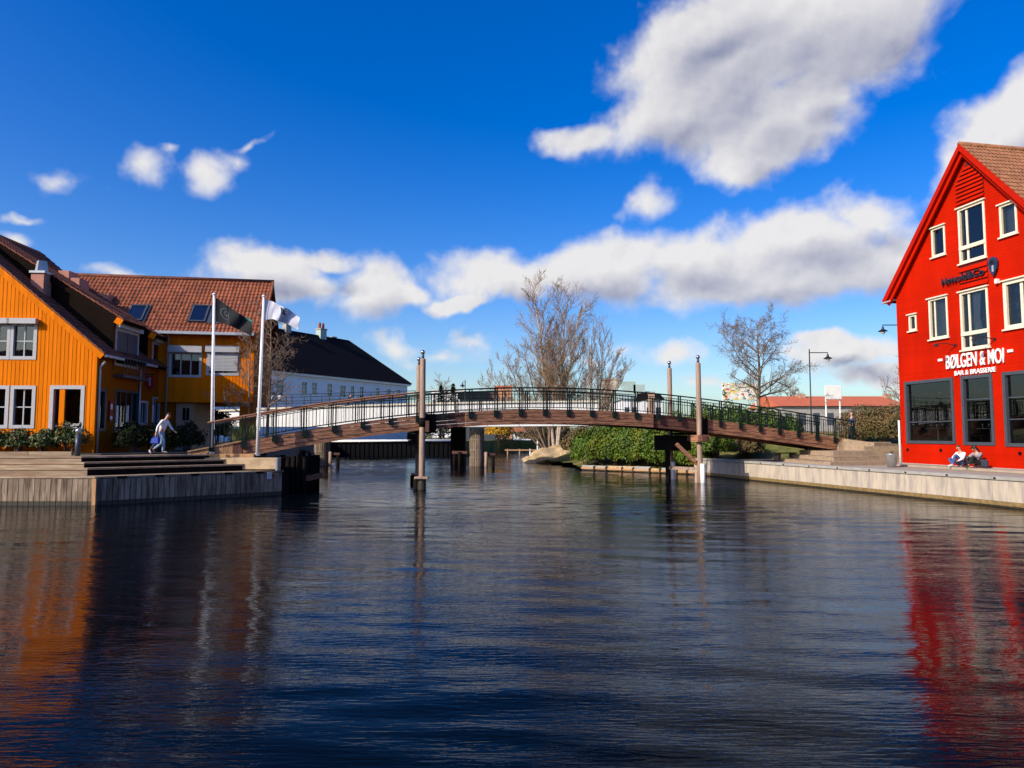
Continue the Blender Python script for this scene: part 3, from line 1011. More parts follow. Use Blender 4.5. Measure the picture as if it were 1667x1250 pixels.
def orange_house():
    t = thing('orange_house', 'ochre orange clapboard gable house with grey framed windows beside the deck', 'house', HA, HA_ROT)
    T = frame(HA, HA_ROT)

    def W(px, py): return wall_px(T, px, py)
    ze = W(172, 578)[1]; sl = 0.84; xe = 0.45; half = 7.3
    top = lambda x: (ze + (xe - x) * sl if x > -half else ze + (xe + half + (x + half) + 0) * sl) if True else 0
    def top(x):
        return ze + 0.02 + (xe - max(x, -2 * half - x)) * sl
    zb = 0.0
    holes = []
    spec = [(8, 61, 527, 583, 2), (6, 58, 628, 697, 1), (81, 137, 627, 716, 0)]
    X = lambda px, py: W(px, py)[0]
    Zf = lambda px, py: W(px, py)[1]
    # rows: upper windows and lower windows, repeated to the left beyond the picture
    w_up = (X(20, 555), X(57, 555), Zf(40, 582), Zf(40, 528))
    w_lo = (X(20, 660), X(54, 660), Zf(40, 694), Zf(40, 631))
    door = (X(84, 670), X(133, 670), Zf(100, 714), Zf(100, 631))
    pitch_u = X(20, 555) - X(-23, 555)
    ups = [(w_up[0] - i * pitch_u, w_up[1] - i * pitch_u, w_up[2], w_up[3]) for i in range(3)]
    los = [(w_lo[0] - i * pitch_u, w_lo[1] - i * pitch_u, w_lo[2], w_lo[3]) for i in range(3)]
    holes = ups + los + [door]
    m = MB()
    facade(m, -2 * half, 0, zb, top, holes, breaks=(-half,))
    m.quad((-2 * half, 0, 0), (-2 * half, 7.8, 0), (-2 * half, 7.8, top(-2 * half)), (-2 * half, 0, top(-2 * half)))
    m.build('wall', M['orange'], t)
    m = MB(); battens(m, -2 * half, 0, zb, top, holes, 0.17, .035, .011); m.build('cladding_batten', M['orange'], t)['kind'] = 'stuff'
    MB().box(-.11, .012, -.03, .10, 0, ze - .05).build('corner_board', M['orange'], t)
    for h in ups:
        w = window(t, I4, *h, M['grey_frame'], fw=.06, nx=2, nz=2, casing=.09, bar=.05, recess=.09)
        MB().box(h[0] - .14, h[1] + .14, -.26, -.031, h[3] + .0, h[3] + .24).build('shutter_box', M['grey_frame'], w, bevel=.01)
    for h in los:
        window(t, I4, *h, M['grey_frame'], fw=.06, nx=2, nz=2, casing=.09, bar=.05, recess=.09)
    # terrace door: dark side light, orange post, glazed leaf with pale mid rail
    dw = window(t, I4, *door, M['grey_frame'], fw=.06, casing=.10, recess=.12, xsplit=[door[0] + (door[1] - door[0]) * .32], zsplit=[door[2] + 0.55], bar=.10, name='door')
    xm = door[0] + (door[1] - door[0]) * .32
    MB().box(xm - .10, xm + .12, -.01, .085, door[2] + .05, door[3] - .07).build('door_post', M['orange'], dw)
    MB().box(xm + .13, door[1] - .062, .03, .085, door[2] + .46, door[2] + .66).build('mid_rail', M['grey_frame'], dw)
    # ---- side wall in shade (x=0 plane, running back)
    S = Matrix.Rotation(R(90), 4, 'Z')           # local x -> back, local y -> -x (inside)
    def WS(px, py): return wall_px(T @ S, px, py)
    sd = []
    def rect(xa, xb, ya, yb):
        p = WS(xa, (ya + yb) / 2)[0]; q = WS(xb, (ya + yb) / 2)[0]
        xc = (xa + xb) / 2
        return (min(p, q), max(p, q), WS(xc, yb)[1], WS(xc, ya)[1])
    d1 = rect(158, 171, 634, 700); g1 = rect(187, 224, 637, 700); u1 = rect(188, 224, 540, 596); u0 = rect(188, 222, 596, 616)
    g2 = rect(227, 239, 654, 690); g3 = rect(248, 259, 648, 692); u2 = rect(248, 263, 560, 590)
    zlow = lambda x: ze + .38 * sl
    def topS(x):
        if 1.35 < x < 3.55: return Bz + .34
        if x > 4.75: return Dz + .3
        return zlow(x)
    Bz = WS(197, 525)[1] ; Dz = WS(250, 548)[1]
    sholes = [d1, g1, u1, g2, g3, u2]
    sholes = [h for h in sholes if h[0] > .05]
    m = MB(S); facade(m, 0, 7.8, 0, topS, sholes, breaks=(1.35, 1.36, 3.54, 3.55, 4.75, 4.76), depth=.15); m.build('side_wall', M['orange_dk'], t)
    window(t, S, *d1, M['grey_dk'], fw=.08, casing=.05, name='side_door')
    window(t, S, *g1, M['grey_dk'], fw=.06, nx=4, casing=.05, bar=.06)
    w = window(t, S, *u1, M['grey_frame'], fw=.06, nx=2, casing=.06, bar=.05)
    MB(S).box(u1[0] + .05, (u1[0] + u1[1]) / 2 - .03, -.02, .02, u1[2] + .3, u1[3]).build('shutter_panel', M['grey_dk'], w)
    MB(S).box((u1[0] + u1[1]) / 2 + .03, u1[1] - .05, -.02, .02, u1[2], u1[3]).build('shutter_panel', M['grey_dk'], w)
    MB(S).box(u1[0] - .1, u1[1] + .1, -.22, -.032, u1[3] + .06, u1[3] + .3).build('shutter_box', M['grey_frame'], w)
    bal = MB(S); bal.box(u1[0] - .15, u1[1] + .15, -.5, -.031, u1[2] - .62, u1[2] - .5)
    for i in range(9):
        x = u1[0] - .12 + (u1[1] - u1[0] + .24) * i / 8
        bal.box(x - .012, x + .012, -.49, -.465, u1[2] - .5, u1[2] + .25)
    bal.box(u1[0] - .15, u1[1] + .15, -.5, -.455, u1[2] + .25, u1[2] + .3)
    bal.build('balcony', M['grey_dk'], t)
    for h in (g2, g3): window(t, S, *h, M['grey_frame'], fw=.06, nx=2, casing=.05)
    w = window(t, S, *u2, M['grey_frame'], fw=.06, nx=1, casing=.05)
    MB(S).box(u2[0] - .05, u2[1] + .05, -.2, -.032, u2[3] + .05, u2[3] + .24).build('shutter_box', M['grey_frame'], w)
    # white strips painted in for bright light beside the side doors
    for px in (188, 206, 247):
        x = WS(px, 670)[0]
        za, zb_ = WS(px, 688)[1], WS(px, 660)[1]
        MB(S).box(x - .05, x + .06, -.075, -.035, za, zb_).build('light_strip', M['white_paint'], t)
    # downpipes
    m = MB(); m.tube([(.3, .1, ze - .28), (.08, .14, ze - .5), (.08, .14, ze - .7), (.08, .14, 0)], .045, 8); m.build('downpipe', M['zinc'], t, smooth=True)
    xq = WS(225, 640)[0]
    m = MB(); m.tube([(.08, xq, 0), (.08, xq, ze - .1)], .045, 8); m.build('downpipe', M['zinc'], t, smooth=True)
    # ---- roofs
    ang = math.atan(sl)
    def slope(y0, y1, xe_, ze_, s_, Lx, mname, mm, nm='roof'):
        a = math.atan(s_)
        m = MB(); tile_roof(m, (xe_, y0, ze_), (0, 1, 0), (-math.cos(a), 0, math.sin(a)), y1 - y0, Lx / math.cos(a)); o = m.build(nm, mm, t)
        o['kind'] = 'stuff'
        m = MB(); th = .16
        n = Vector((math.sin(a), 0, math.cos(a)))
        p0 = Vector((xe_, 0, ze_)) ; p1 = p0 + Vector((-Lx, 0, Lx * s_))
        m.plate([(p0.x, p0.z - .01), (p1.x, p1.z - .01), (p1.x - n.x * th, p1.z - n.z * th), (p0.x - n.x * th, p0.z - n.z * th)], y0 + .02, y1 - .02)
        m.build('roof_deck', M['sheet_shade'], t)
        # verge board facing the front
        m = MB()
        m.plate([(p0.x + .02, p0.z - .015), (p1.x, p1.z - .015), (p1.x - n.x * .26, p1.z - n.z * .26), (p0.x + .02 - n.x * .26, p0.z - n.z * .26)], y0 - .012, y0 + .018)
        m.build('verge_board', M['orange'] if nm == 'roof' else M['sheet_shade'], t)  # bay boards painted dark as if in shade
        if nm != 'roof':
            q1 = p0 + (p1 - p0) * .035
            MB().plate([(p0.x + .03, p0.z - .01), (q1.x, q1.z - .01), (q1.x - n.x * .3, q1.z - n.z * .3), (p0.x + .03 - n.x * .3, p0.z - n.z * .3)], y0 - .03, y0 - .013).build('sunlit_verge_end', M['orange'], t)  # orange tip painted as the sunlit end of the dark board
        # verge tiles
        kx = int(Lx / math.cos(a) / .3)
        for i in range(kx):
            q = p0 + (p1 - p0) * (i / kx); r = p0 + (p1 - p0) * ((i + .96) / kx)
            MB().beam(q + n * .035 + Vector((0, y0 + .05, 0)), r + n * .06 + Vector((0, y0 + .05, 0)), .16, .055, up=n).build('verge_tile', M['tile'], t)
    slope(-.35, 7.8, xe, ze, sl, half + xe, '', M['tile_dk'])
    # left slope, simple
    m = MB(); tile_roof(m, (-2 * half - xe, 7.8, ze), (0, -1, 0), (math.cos(ang), 0, math.sin(ang)), 8.15, (half + xe) / math.cos(ang)); m.build('roof', M['tile'], t)['kind'] = 'stuff'
    # raised bays B and D with shallower roofs
    for (ya, yb, zz, s_) in ((1.32, 3.55, Bz, .62), (4.72, 7.8, Dz, .60)):
        slope(ya - .1, yb, xe, zz, s_, 7.2, '', M['tile_dk'], 'bay_roof')
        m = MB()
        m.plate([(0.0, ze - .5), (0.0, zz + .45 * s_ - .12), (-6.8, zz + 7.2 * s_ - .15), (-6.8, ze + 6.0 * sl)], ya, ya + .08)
        m.build('bay_cheek', M['sheet_shade'], t)  # bay front painted near-black in place of shade
    # gutters on the low eaves
    for (ya, yb) in ((-.3, 1.3), (3.6, 4.7)):
        MB().box(xe - .02, xe + .12, ya, yb, ze - .12, ze + .0).build('gutter', M['zinc'], t, bevel=.02)
    # chimneys and vent boxes
    def chim(x0, x1, y0, y1, Y, capm, nm='chimney'):
        a = at(x0, y1, Y); b = at(x1, y0, Y)
        Ti = T.inverted()
        p, q = Ti @ a, Ti @ b
        w = abs(q.x - p.x)
        c = MB().box(p.x, q.x, p.y, p.y + (max(.9, w) if Y > 32 else .62), p.z - 3.0, q.z).build(nm, M['pink'], t)
        if capm:
            MB().box(p.x - .06, q.x + .06, p.y - .06, p.y + (max(.9, w) if Y > 32 else .62) + .06, q.z, q.z + .1).build('chimney_cap', M['zinc'], c)
            MB().lathe([(w * .55, 0), (w * .42, .45), (w * .40, .5)], ((p.x + q.x) / 2, p.y + w * .5, q.z + .1), 4).build('chimney_hood', M['zinc'], c)
    chim(48, 71, 444, 500, 31.55, True)
    chim(93, 112, 440, 480, 36.2, False, 'vent_box'); chim(114, 129, 452, 480, 35.6, False, 'vent_box')
    chim(153, 176, 478, 510, 37.4, False, 'vent_box')
    return t


orange_house()

# ------------------------------------------------------------------ orange wing over the passage
def orange_wing():
    rot = 10.0
    e0 = at(412, 641, 37.9)
    base = Vector((e0.x, 37.9, 1.86))
    t = thing('orange_wing', 'orange wing bridging the passage with red tiled roof and two skylights', 'house', base, rot)
    T = frame(base, rot)
    def W(px, py): return wall_px(T, px, py)
    xl = -9.5
    zu = W(340, 655)[1]; zt = W(340, 543)[1]
    wl = (W(277, 600)[0], W(326, 600)[0], W(300, 612)[1], W(300, 574)[1])
    wr = (W(338, 600)[0], W(387, 600)[0], W(360, 609)[1], W(360, 574)[1])
    m = MB(); facade(m, xl, 0, zu, lambda x: zt + .25, [wl, wr]); m.quad((xl, 0, zu), (xl, 6, zu), (0, 6, zu), (0, 0, zu)); m.build('wall', M['orange'], t)
    m = MB(); battens(m, xl, 0, zu, lambda x: zt, [wl, wr], .17, .035, .011); m.build('cladding_batten', M['orange'], t)['kind'] = 'stuff'
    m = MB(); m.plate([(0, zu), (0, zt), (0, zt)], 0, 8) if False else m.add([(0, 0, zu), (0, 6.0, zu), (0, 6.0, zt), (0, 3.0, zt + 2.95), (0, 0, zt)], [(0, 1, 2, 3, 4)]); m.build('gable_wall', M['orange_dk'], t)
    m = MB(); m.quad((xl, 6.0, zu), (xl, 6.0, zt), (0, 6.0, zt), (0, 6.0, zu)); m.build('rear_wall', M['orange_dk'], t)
    w = window(t, I4, *wl, M['grey_frame'], fw=.06, nx=3, casing=.07, bar=.06, recess=.1)
    MB().box(wl[0] - .1, wl[1] + .1, -.24, -.031, wl[3], wl[3] + .36).build('shutter_box', M['shutter'], w, bevel=.01)
    w = window(t, I4, *wr, M['grey_frame'], fw=.06, nx=2, casing=.07, bar=.06, recess=.1)
    MB().box(wr[0] - .1, wr[1] + .1, -.24, -.031, wr[3], wr[3] + .36).build('shutter_box', M['shutter'], w, bevel=.01)
    n = 13
    for i in range(n):
        z1 = wr[3] - .02 - i * .075
        MB().box(wr[0], wr[1], -.10, -.075, z1 - .06, z1).build('shutter_slat', M['shutter'], w)
    # roof
    ye = -.55; half = 3.0; rise = 3.5
    a = math.atan2(rise, half + .55)
    Lr = math.hypot(rise, half + .55)
    zev = zt - .02
    m = MB(); tile_roof(m, (xl - 1.5, ye, zev), (1, 0, 0), (0, math.cos(a), math.sin(a)), -xl + 1.5 + .45, Lr, pitch=.2, course=.33, amp=.045)
    m.build('roof_tiles', M['tile'], t)['kind'] = 'stuff'
    m = MB(); tile_roof(m, (.45, 6.55, zev), (-1, 0, 0), (0, -math.cos(a), math.sin(a)), -xl + 1.95, Lr, amp=.045); m.build('rear_roof_tiles', M['tile'], t)['kind'] = 'stuff'
    m = MB(); m.tube([(xl - 1.5, half, zev + rise + .06), (.47, half, zev + rise + .06)], .11, 8); m.build('ridge_tiles', M['tile_dk'], t, smooth=True)
    m = MB(); m.add([(.40, ye + .05, zev - .05), (.40, half, zev + rise - .05), (.40, 6.5, zev - .05), (.40, 6.3, zev - .2), (.40, half, zev + rise - .3), (.40, ye + .25, zev - .2)], [(0, 1, 4, 5), (1, 2, 3, 4)])
    m.build('verge_soffit', M['sheet_shade'], t)
    m = MB(); nrm = Vector((0, -math.sin(a), math.cos(a)))
    p0 = Vector((.42, ye, zev)); p1 = Vector((.42, half, zev + rise))
    m.beam(p0 + nrm * .04, p1 + nrm * .04, .12, .14, up=nrm); m.build('verge_tiles', M['tile'], t)
    m = MB(); m.beam(p0 - nrm * .13, p1 - nrm * .13, .05, .22, up=nrm); m.build('verge_board', M['orange'], t)
    m = MB(); m.box(xl - 1.5, .4, ye + .03, .0, zev - .10, zev - .04); m.build('soffit', M['orange_dk'], t)
    MB().box(xl + .8, .1, ye - .14, ye + .0, zev - .13, zev + .03).build('gutter', M['zinc'], t, bevel=.02)
    m = MB(); m.tube([(W(273, 600)[0], -.08, 0), (W(273, 600)[0], -.08, zev - .2), (W(273, 600)[0], -.5, zev - .05)], .05, 8); m.build('downpipe', M['zinc'], t, smooth=True)
    # skylights on the slope
    Vs = Vector((0, math.cos(a), math.sin(a)))
    R2 = Matrix.Translation(Vector((0, ye, zev))) @ Matrix.Rotation(a, 4, 'X')     # local x, y up the slope, z normal
    for (xa, xb, ya, yb) in ((209, 236, 497, 522), (311, 338, 497, 524)):
        # solve on the roof plane
        Tw = T @ R2
        def onroof(px, py):
            o = Tw.inverted() @ Vector((0, 0, CAMZ)); d = Tw.inverted().to_3x3() @ ray(px, py)
            s = -(o.z - .1) / d.z; return o + d * s
        p = onroof((xa + xb) / 2 - 11, (ya + yb) / 2); q = onroof((xa + xb) / 2 + 11, (ya + yb) / 2)
        u0 = onroof((xa + xb) / 2, yb).y; u1 = onroof((xa + xb) / 2, ya).y
        x0, x1 = min(p.x, q.x) - .1, max(p.x, q.x) + .1
        m = MB(R2); f = .09
        m.box(x0, x0 + f, u0, u1, .02, .17); m.box(x1 - f, x1, u0, u1, .02, .17); m.box(x0 + f, x1 - f, u0, u0 + f, .02, .165); m.box(x0 + f, x1 - f, u1 - f, u1, .02, .165)
        s = m.build('skylight', M['grey_dk'], t)
        g = MB(R2); g.quad((x0 + f, u0 + f, .14), (x1 - f, u0 + f, .14), (x1 - f, u1 - f, .14), (x0 + f, u1 - f, .14)); g.build('pane', M['glass'], s)
        g = MB(R2); g.box(x0 + f, x1 - f, u0 + f, u1 - f, .09, .1); g.build('blind', M['grey_frame'], s)
        g = MB(R2); g.box(x1, x1 + .8, u0 - .05, u1 + .08, .05, .10) if xa > 300 else g.box(x1, x1 + .12, u0 - .05, u1 + .08, .05, .10); g.build('flashing', M['grey_dk'], s)
    # ground floor pieces: beige stair block, pillars
    xa, xb = W(283, 690)[0], W(311, 690)[0]
    MB().box(xa, xb, .3, 5, 0, zu - .02).build('ground_block', M['brick_beige'], t)
    for px in (297, 303):
        x = W(px, 680)[0]; MB().box(x - .07, x + .07, .27, .32, W(300, 684)[1], W(300, 664)[1]).build('slit_window', M['black'], t)
    xa, xb = W(389, 690)[0], W(411, 690)[0]
    MB().box(xa, xb, .1, 1.1, 0, zu - .02).build('pillar', M['orange_dk'], t)
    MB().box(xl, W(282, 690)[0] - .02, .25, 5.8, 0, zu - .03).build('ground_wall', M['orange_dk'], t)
    return t


orange_wing()

# ------------------------------------------------------------------ white house with black roof (far left)
def white_house():
    A = Vector((-40.5, 92.0, 0)); B = Vector((-19.2, 130.0, 0))
    d = (B - A).normalized(); rot = math.degrees(math.atan2(d.y, d.x))
    L = (B - A).length; Wd = 15.0
    t = thing('white_house', 'long white house with black hipped roof behind the road bridge', 'house', (A.x, A.y, 1.8), rot)
    T = frame((A.x, A.y, 1.8), rot)
    def W(px, py): return wall_px(T, px, py)
    ze = W(600, 621)[1]
    holes = []
    for (xa, xb, ya, yb) in ((449, 462, 617, 640), (490, 500, 621, 642), (507, 516, 622, 643), (532, 541, 624, 646), (553, 563, 627, 647), (570, 577, 628, 648),
                             (585, 592, 629, 648), (611, 618, 631, 647), (629, 636, 633, 646), (645, 652, 634, 646)):
        x0, x1 = W(xa, 640)[0], W(xb, 640)[0]
        xc = (xa + xb) / 2
        holes.append((x0, x1, W(xc, yb)[1], W(xc, ya)[1]))
    m = MB(); facade(m, 0, L, 0, lambda x: ze + .1, holes)
    m.quad((L, 0, 0), (L, Wd, 0), (L, Wd, ze), (L, 0, ze)); m.quad((L, Wd, 0), (0, Wd, 0), (0, Wd, ze), (L, Wd, ze)); m.quad((0, Wd, 0), (0, 0, 0), (0, 0, ze), (0, Wd, ze))
    m.build('wall', M['white_wall'], t)
    for h in holes:
        window(t, I4, *h, M['white_paint'], fw=.08, nx=2, nz=3, casing=.10, bar=.07, recess=.08, sill=.15, backing='black', back=.4)
    MB().box(-.4, L + .4, -.45, .02, ze - .15, ze + .18).build('cornice', M['white_paint'], t)
    # hipped roof
    pr = W(576, 560)
    o = .55; rz = ze + .2; h = 7.6
    m = MB()
    r0, r1 = (-3, Wd / 2, rz + h), (L - 7.6, Wd / 2, rz + h)
    m.add([(-3, -o, rz), (L + o, -o, rz), (L + o, Wd + o, rz), (-3, Wd + o, rz), r0, r1], [(0, 1, 5, 4), (1, 2, 5), (2, 3, 4, 5), (3, 0, 4), (0, 3, 2, 1)])
    m.build('roof', M['slate'], t)
    # slate courses as thin laps
    m = MB()
    n = 46
    for i in range(n):
        k0 = i / n
        y = -o + (Wd / 2 + o) * k0; z = rz + h * k0; x1 = L + o - (7.6 + o) * k0
        m.add([(-3, y - .02, z + .004), (x1, y - .02, z + .004), (x1, y + .1, z + .125), (-3, y + .1, z + .125), (-3, y - .03, z - .03), (x1, y - .03, z - .03)], [(0, 1, 2, 3), (4, 5, 1, 0)])
    m.build('slate_courses', M['slate'], t)['kind'] = 'stuff'
    MB().tube([r0, r1, (L + o, -o, rz)], .16, 6).build('ridge_cap', M['slate'], t)
    Ti = T.inverted()
    for (xa, xb, ya, yb, mm, pots) in ((457, 471, 527, 552, 'concrete_gr', 0), (512, 529, 537, 562, 'copper', 2), (536, 545, 550, 566, 'sheet_shade', 0)):
        # on the ridge line
        lo, hi = 0.0, L
        tx = (xa + xb) / 2
        for _ in range(40):
            mid = (lo + hi) / 2
            w = T @ Vector((mid, Wd / 2, rz + h)); px = 833.5 + FPX * w.x / w.y
            if px < tx: lo = mid
            else: hi = mid
        w = T @ Vector((lo, Wd / 2, rz + h)); sc = w.y / FPX
        wd = (xb - xa) * sc * .8; zt = (at(tx, ya, w.y)).z - 1.8
        c = MB().box(lo - wd / 2, lo + wd / 2, Wd / 2 - wd * .4, Wd / 2 + wd * .4, rz + h - 2.5, zt).build('chimney', M[mm], t)
        MB().box(lo - wd / 2 - .1, lo + wd / 2 + .1, Wd / 2 - wd * .4 - .1, Wd / 2 + wd * .4 + .1, zt, zt + .2).build('chimney_cap', M['concrete_gr'], c)
        for i in range(pots):
            MB().tube([(lo + (i - .5) * .8, Wd / 2, zt + .2), (lo + (i - .5) * .8, Wd / 2, zt + 1.2)], [.24, .2], 8).build('chimney_pot', M['terracotta'], c)
    return t


white_house()

# ------------------------------------------------------------------ red house (right)
RA = Vector((20.7, 37.8, 1.08)); RROT = math.degrees(math.atan2(-0.983, 0.185))


def text_mesh(name, s, size, depth, m, parent, T, align='LEFT', sx=1.0, space=1.0):
    cu = bpy.data.curves.new(name, 'FONT')
    cu.body = s; cu.size = size; cu.extrude = depth / 2; cu.align_x = align; cu.offset = .011; cu.space_character = space
    ob = bpy.data.objects.new(name, cu); col.objects.link(ob)
    dg = bpy.context.evaluated_depsgraph_get()
    me = bpy.data.meshes.new_from_object(ob.evaluated_get(dg))
    bpy.data.objects.remove(ob)
    me.transform(T @ Matrix.Rotation(R(90), 4, 'X') @ Matrix.Diagonal((sx, 1, 1, 1)))
    me.materials.clear(); me.materials.append(m)
    o = bpy.data.objects.new(name, me); col.objects.link(o); o.parent = parent
    return o


def red_house():
    t = thing('red_house', 'tall vermilion red gable house with cream windows above restaurant windows', 'house', RA, RROT)
    T = frame(RA, RROT)
    def W(px, py): return wall_px(T, px, py)
    xa, za = W(1574, 243)
    xl, zl = W(1455, 476)
    wid = 2 * xa
    sl = (za - zl) / xa
    print('RED', xa, za, zl, 'slope', sl)
    def top(x): return za - abs(x - xa) * sl
    def rect(pts):
        ws = [W(*p) for p in pts]   # tl tr br bl
        return ((ws[0][0] + ws[3][0]) / 2, (ws[1][0] + ws[2][0]) / 2, (ws[2][1] + ws[3][1]) / 2, (ws[0][1] + ws[1][1]) / 2)
    r4l = rect([(1517, 374), (1538, 366), (1539, 413), (1518, 419)])
    r4c = rect([(1560, 340), (1603, 327), (1605, 418), (1563, 429)])
    r4r = rect([(1627, 335), (1655, 327), (1656, 379), (1630, 385)])
    r3s = rect([(1481, 515), (1491, 512), (1492, 536), (1481, 538)])
    r3l = rect([(1512, 488), (1542, 482), (1544, 548), (1515, 552)])
    r3c = rect([(1563, 477), (1608, 467), (1611, 564), (1567, 569)])
    r3r = rect([(1634, 461), (1690, 447), (1690, 527), (1638, 533)])
    g1 = rect([(1474, 623), (1552, 615), (1554, 721), (1477, 721)])
    g2 = rect([(1566, 614), (1616, 609), (1618, 724), (1570, 723)])
    g3 = rect([(1634, 607), (1720, 599), (1720, 727), (1638, 725)])
    print('GROUND', g1, g2, g3)
    holes = [r4l, r4c, r4r, r3s, r3l, r3c, r3r, g1, g2, g3]
    m = MB(); facade(m, 0, wid, 0.1, top, holes, breaks=(xa,), depth=.16)
    m.quad((0, 14, .1), (0, 0, .1), (0, 0, zl), (0, 14, zl)); m.quad((wid, 0, .1), (wid, 14, .1), (wid, 14, zl), (wid, 0, zl))
    m.build('wall', M['red'], t)
    # fine clapboard shadow lines
    m = MB()
    z = .35
    while z < za - .4:
        hs = sorted([(h[0] - .12, h[1] + .12) for h in holes if h[2] - .12 < z < h[3] + .12])
        half = min(xa - .02, (za - z) / sl - .05); a = max(.01, xa - half); b = min(wid - .01, xa + half); cur = a
        for h in hs + [(b, b)]:
            if h[0] > cur + .05: m.box(cur, min(h[0], b), -.006, .002, z, z + .138)
            cur = max(cur, h[1])
        z += .15
    m.build('clapboards', M['red'], t)['kind'] = 'stuff'
    MB().box(-.02, wid + .02, -.03, .02, .0, .105).build('plinth_board', M['concrete_gr'], t)
    MB().box(-.015, .12, -.025, .03, .11, zl - .1).build('corner_board', M['red'], t)
    cr = M['cream']
    cf = lambda h, f: h[0] + (h[1] - h[0]) * f
    for h in (r4l, r4r):
        w = window(t, I4, *h, cr, fw=.08, casing=.02, recess=.07, sill=.12, head=.12, backing='curtain' if h is r4r else 'black', back=.35)
    w = window(t, I4, *r3s, cr, fw=.06, casing=.04, recess=.07, sill=.12, head=.12)
    w = window(t, I4, *r3l, cr, fw=.08, casing=.02, recess=.08, xsplit=[cf(r3l, .26)], bar=.08, sill=.12, head=.12, backing='curtain', back=.4)
    for h, bk in ((r4c, 'black'), (r3c, 'room')):
        zr = h[2] + (h[3] - h[2]) * .27
        w = window(t, I4, *h, cr, fw=.09, casing=.02, recess=.08, xsplit=[cf(h, .28)], zsplit=[zr], bar=.11, sill=.12, head=.12, backing=bk, back=.5)
        MB().box(h[0], h[1], -.06, .06, zr - .09, zr + .09).build('transom', cr, w)
    # half drawn curtain in the middle window
    m = MB(); n = 14
    x0, x1 = cf(r3c, .30), cf(r3c, .62)
    vs = []
    for i in range(n + 1):
        for (z, k) in ((r3c[3] - .1, 1.0), ((r3c[2] + r3c[3]) / 2, .8), (r3c[2] + (r3c[3] - r3c[2]) * .33, 1.05)):
            vs.append((x0 + (x1 - x0) * k * i / n, .25 + .04 * math.sin(i * 2.1), z))
    m.add(vs, [(i * 3 + j, i * 3 + 3 + j, i * 3 + 4 + j, i * 3 + 1 + j) for i in range(n) for j in range(2)]); m.build('curtain', M['curtain'], w, smooth=True)
    w = window(t, I4, *r3r, cr, fw=.11, casing=.05, recess=.08, nx=2, bar=.14, sill=.12, head=.12, backing='room', back=.5)
    # restaurant windows
    dk = M['grey_dk']
    for h in (g1, g2, g3):
        H = h[3] - h[2]
        w = window(t, I4, *h, dk, fw=.11, casing=.04, recess=.10, proud=.05, bar=.05, zsplit=[h[2] + H * .36, h[2] + H * .66] if h is not g1 else [h[2] + H * .34], backing='room', back=2.4)
        # lit table tops and chairs just inside
        for k in range(2 if h is not g2 else 1):
            cx = h[0] + (h[1] - h[0]) * (.35 + .4 * k)
            tb = MB(); tb.box(cx - .45, cx + .45, .55, 1.3, h[2] + .72, h[2] + .76); tb.tube([(cx, .9, h[2]), (cx, .9, h[2] + .72)], .04, 8); tb.build('table', M['zinc'], w)
            for g_ in range(3):
                MB().lathe([(.03, 0), (.008, .02), (.008, .09), (.04, .13), (.035, .2)], (cx - .3 + g_ * .27, .75 + .1 * g_, h[2] + .765), 8).build('glass', M['white_paint'], w)
        for k in range(3):
            cx = h[0] + (h[1] - h[0]) * (.2 + .3 * k)
            MB().tube([(cx, .7, h[3] - .1), (cx, .7, h[3] - .55)], .01, 5).build('lamp_cord', M['iron'], w)
            MB().lathe([(.02, .1), (.13, 0), (.12, -.01), (.02, .08)], (cx, .7, h[3] - .65), 10).build('pendant_lamp', M['zinc'], w)
    # vents
    for px, py in ((1478, 732), (1532, 733), (1661, 738)):
        x, z = W(px, py); o = MB(Matrix.Translation((x, -.012, z)) @ Matrix.Rotation(R(90), 4, 'X')).lathe([(.085, 0), (.085, .02)], (0, 0, 0), 12).build('vent', M['black'], t)
    # louvre slats at the apex and between the windows
    xs0, xs1 = W(1553, 320)[0], W(1605, 320)[0]
    m = MB(); zb = r4c[3] + .22
    xm0, xm1 = r4c[0] - .05, r4c[1] + .05
    def half_at(z): return (za - .55 - z) / sl
    zz = zb
    MB().plate([(xm0, zb), (xm1, zb), (xm1, za - .55 - (xm1 - xa) * sl), (xa, za - .55), (xm0, za - .55 - (xa - xm0) * sl)], -.016, -.012).build('louvre_back', M['red_dark'], t)
    while zz < za - .95:
        hw = half_at(zz + .12)
        a, b = max(xm0, xa - hw), min(xm1, xa + hw)
        if b - a > .2:
            MB().add([(a, -.03, zz + .125), (b, -.03, zz + .125), (b, -.09, zz), (a, -.09, zz), (a, -.02, zz + .125), (b, -.02, zz + .125), (b, -.075, zz - .02), (a, -.075, zz - .02)],
                     [(0, 3, 2, 1), (4, 5, 6, 7), (3, 7, 6, 2), (0, 4, 7, 3), (1, 2, 6, 5), (0, 1, 5, 4)]).build('slat', M['red'], t)
        zz += .195
    zz = r3c[3] + .18
    MB().box(xm0, xm1, -.016, -.012, zz, r4c[2] - .15).build('louvre_back', M['red_dark'], t)
    while zz < r4c[2] - .3:
        MB().add([(xm0, -.03, zz + .2), (xm1, -.03, zz + .2), (xm1, -.09, zz), (xm0, -.09, zz), (xm0, -.02, zz + .2), (xm1, -.02, zz + .2), (xm1, -.07, zz - .02), (xm0, -.07, zz - .02)],
                 [(0, 3, 2, 1), (4, 5, 6, 7), (3, 7, 6, 2), (0, 4, 7, 3), (1, 2, 6, 5), (0, 1, 5, 4)]).build('slat', M['red'], t)
        zz += .27
    # roof
    ov = .42; a = math.atan(sl); n1 = Vector((-math.sin(a), 0, math.cos(a))); n2 = Vector((math.sin(a), 0, math.cos(a)))
    Lx = xa + .55; th = .1
    ridge = Vector((xa, 0, za + th / math.cos(a) + .02))
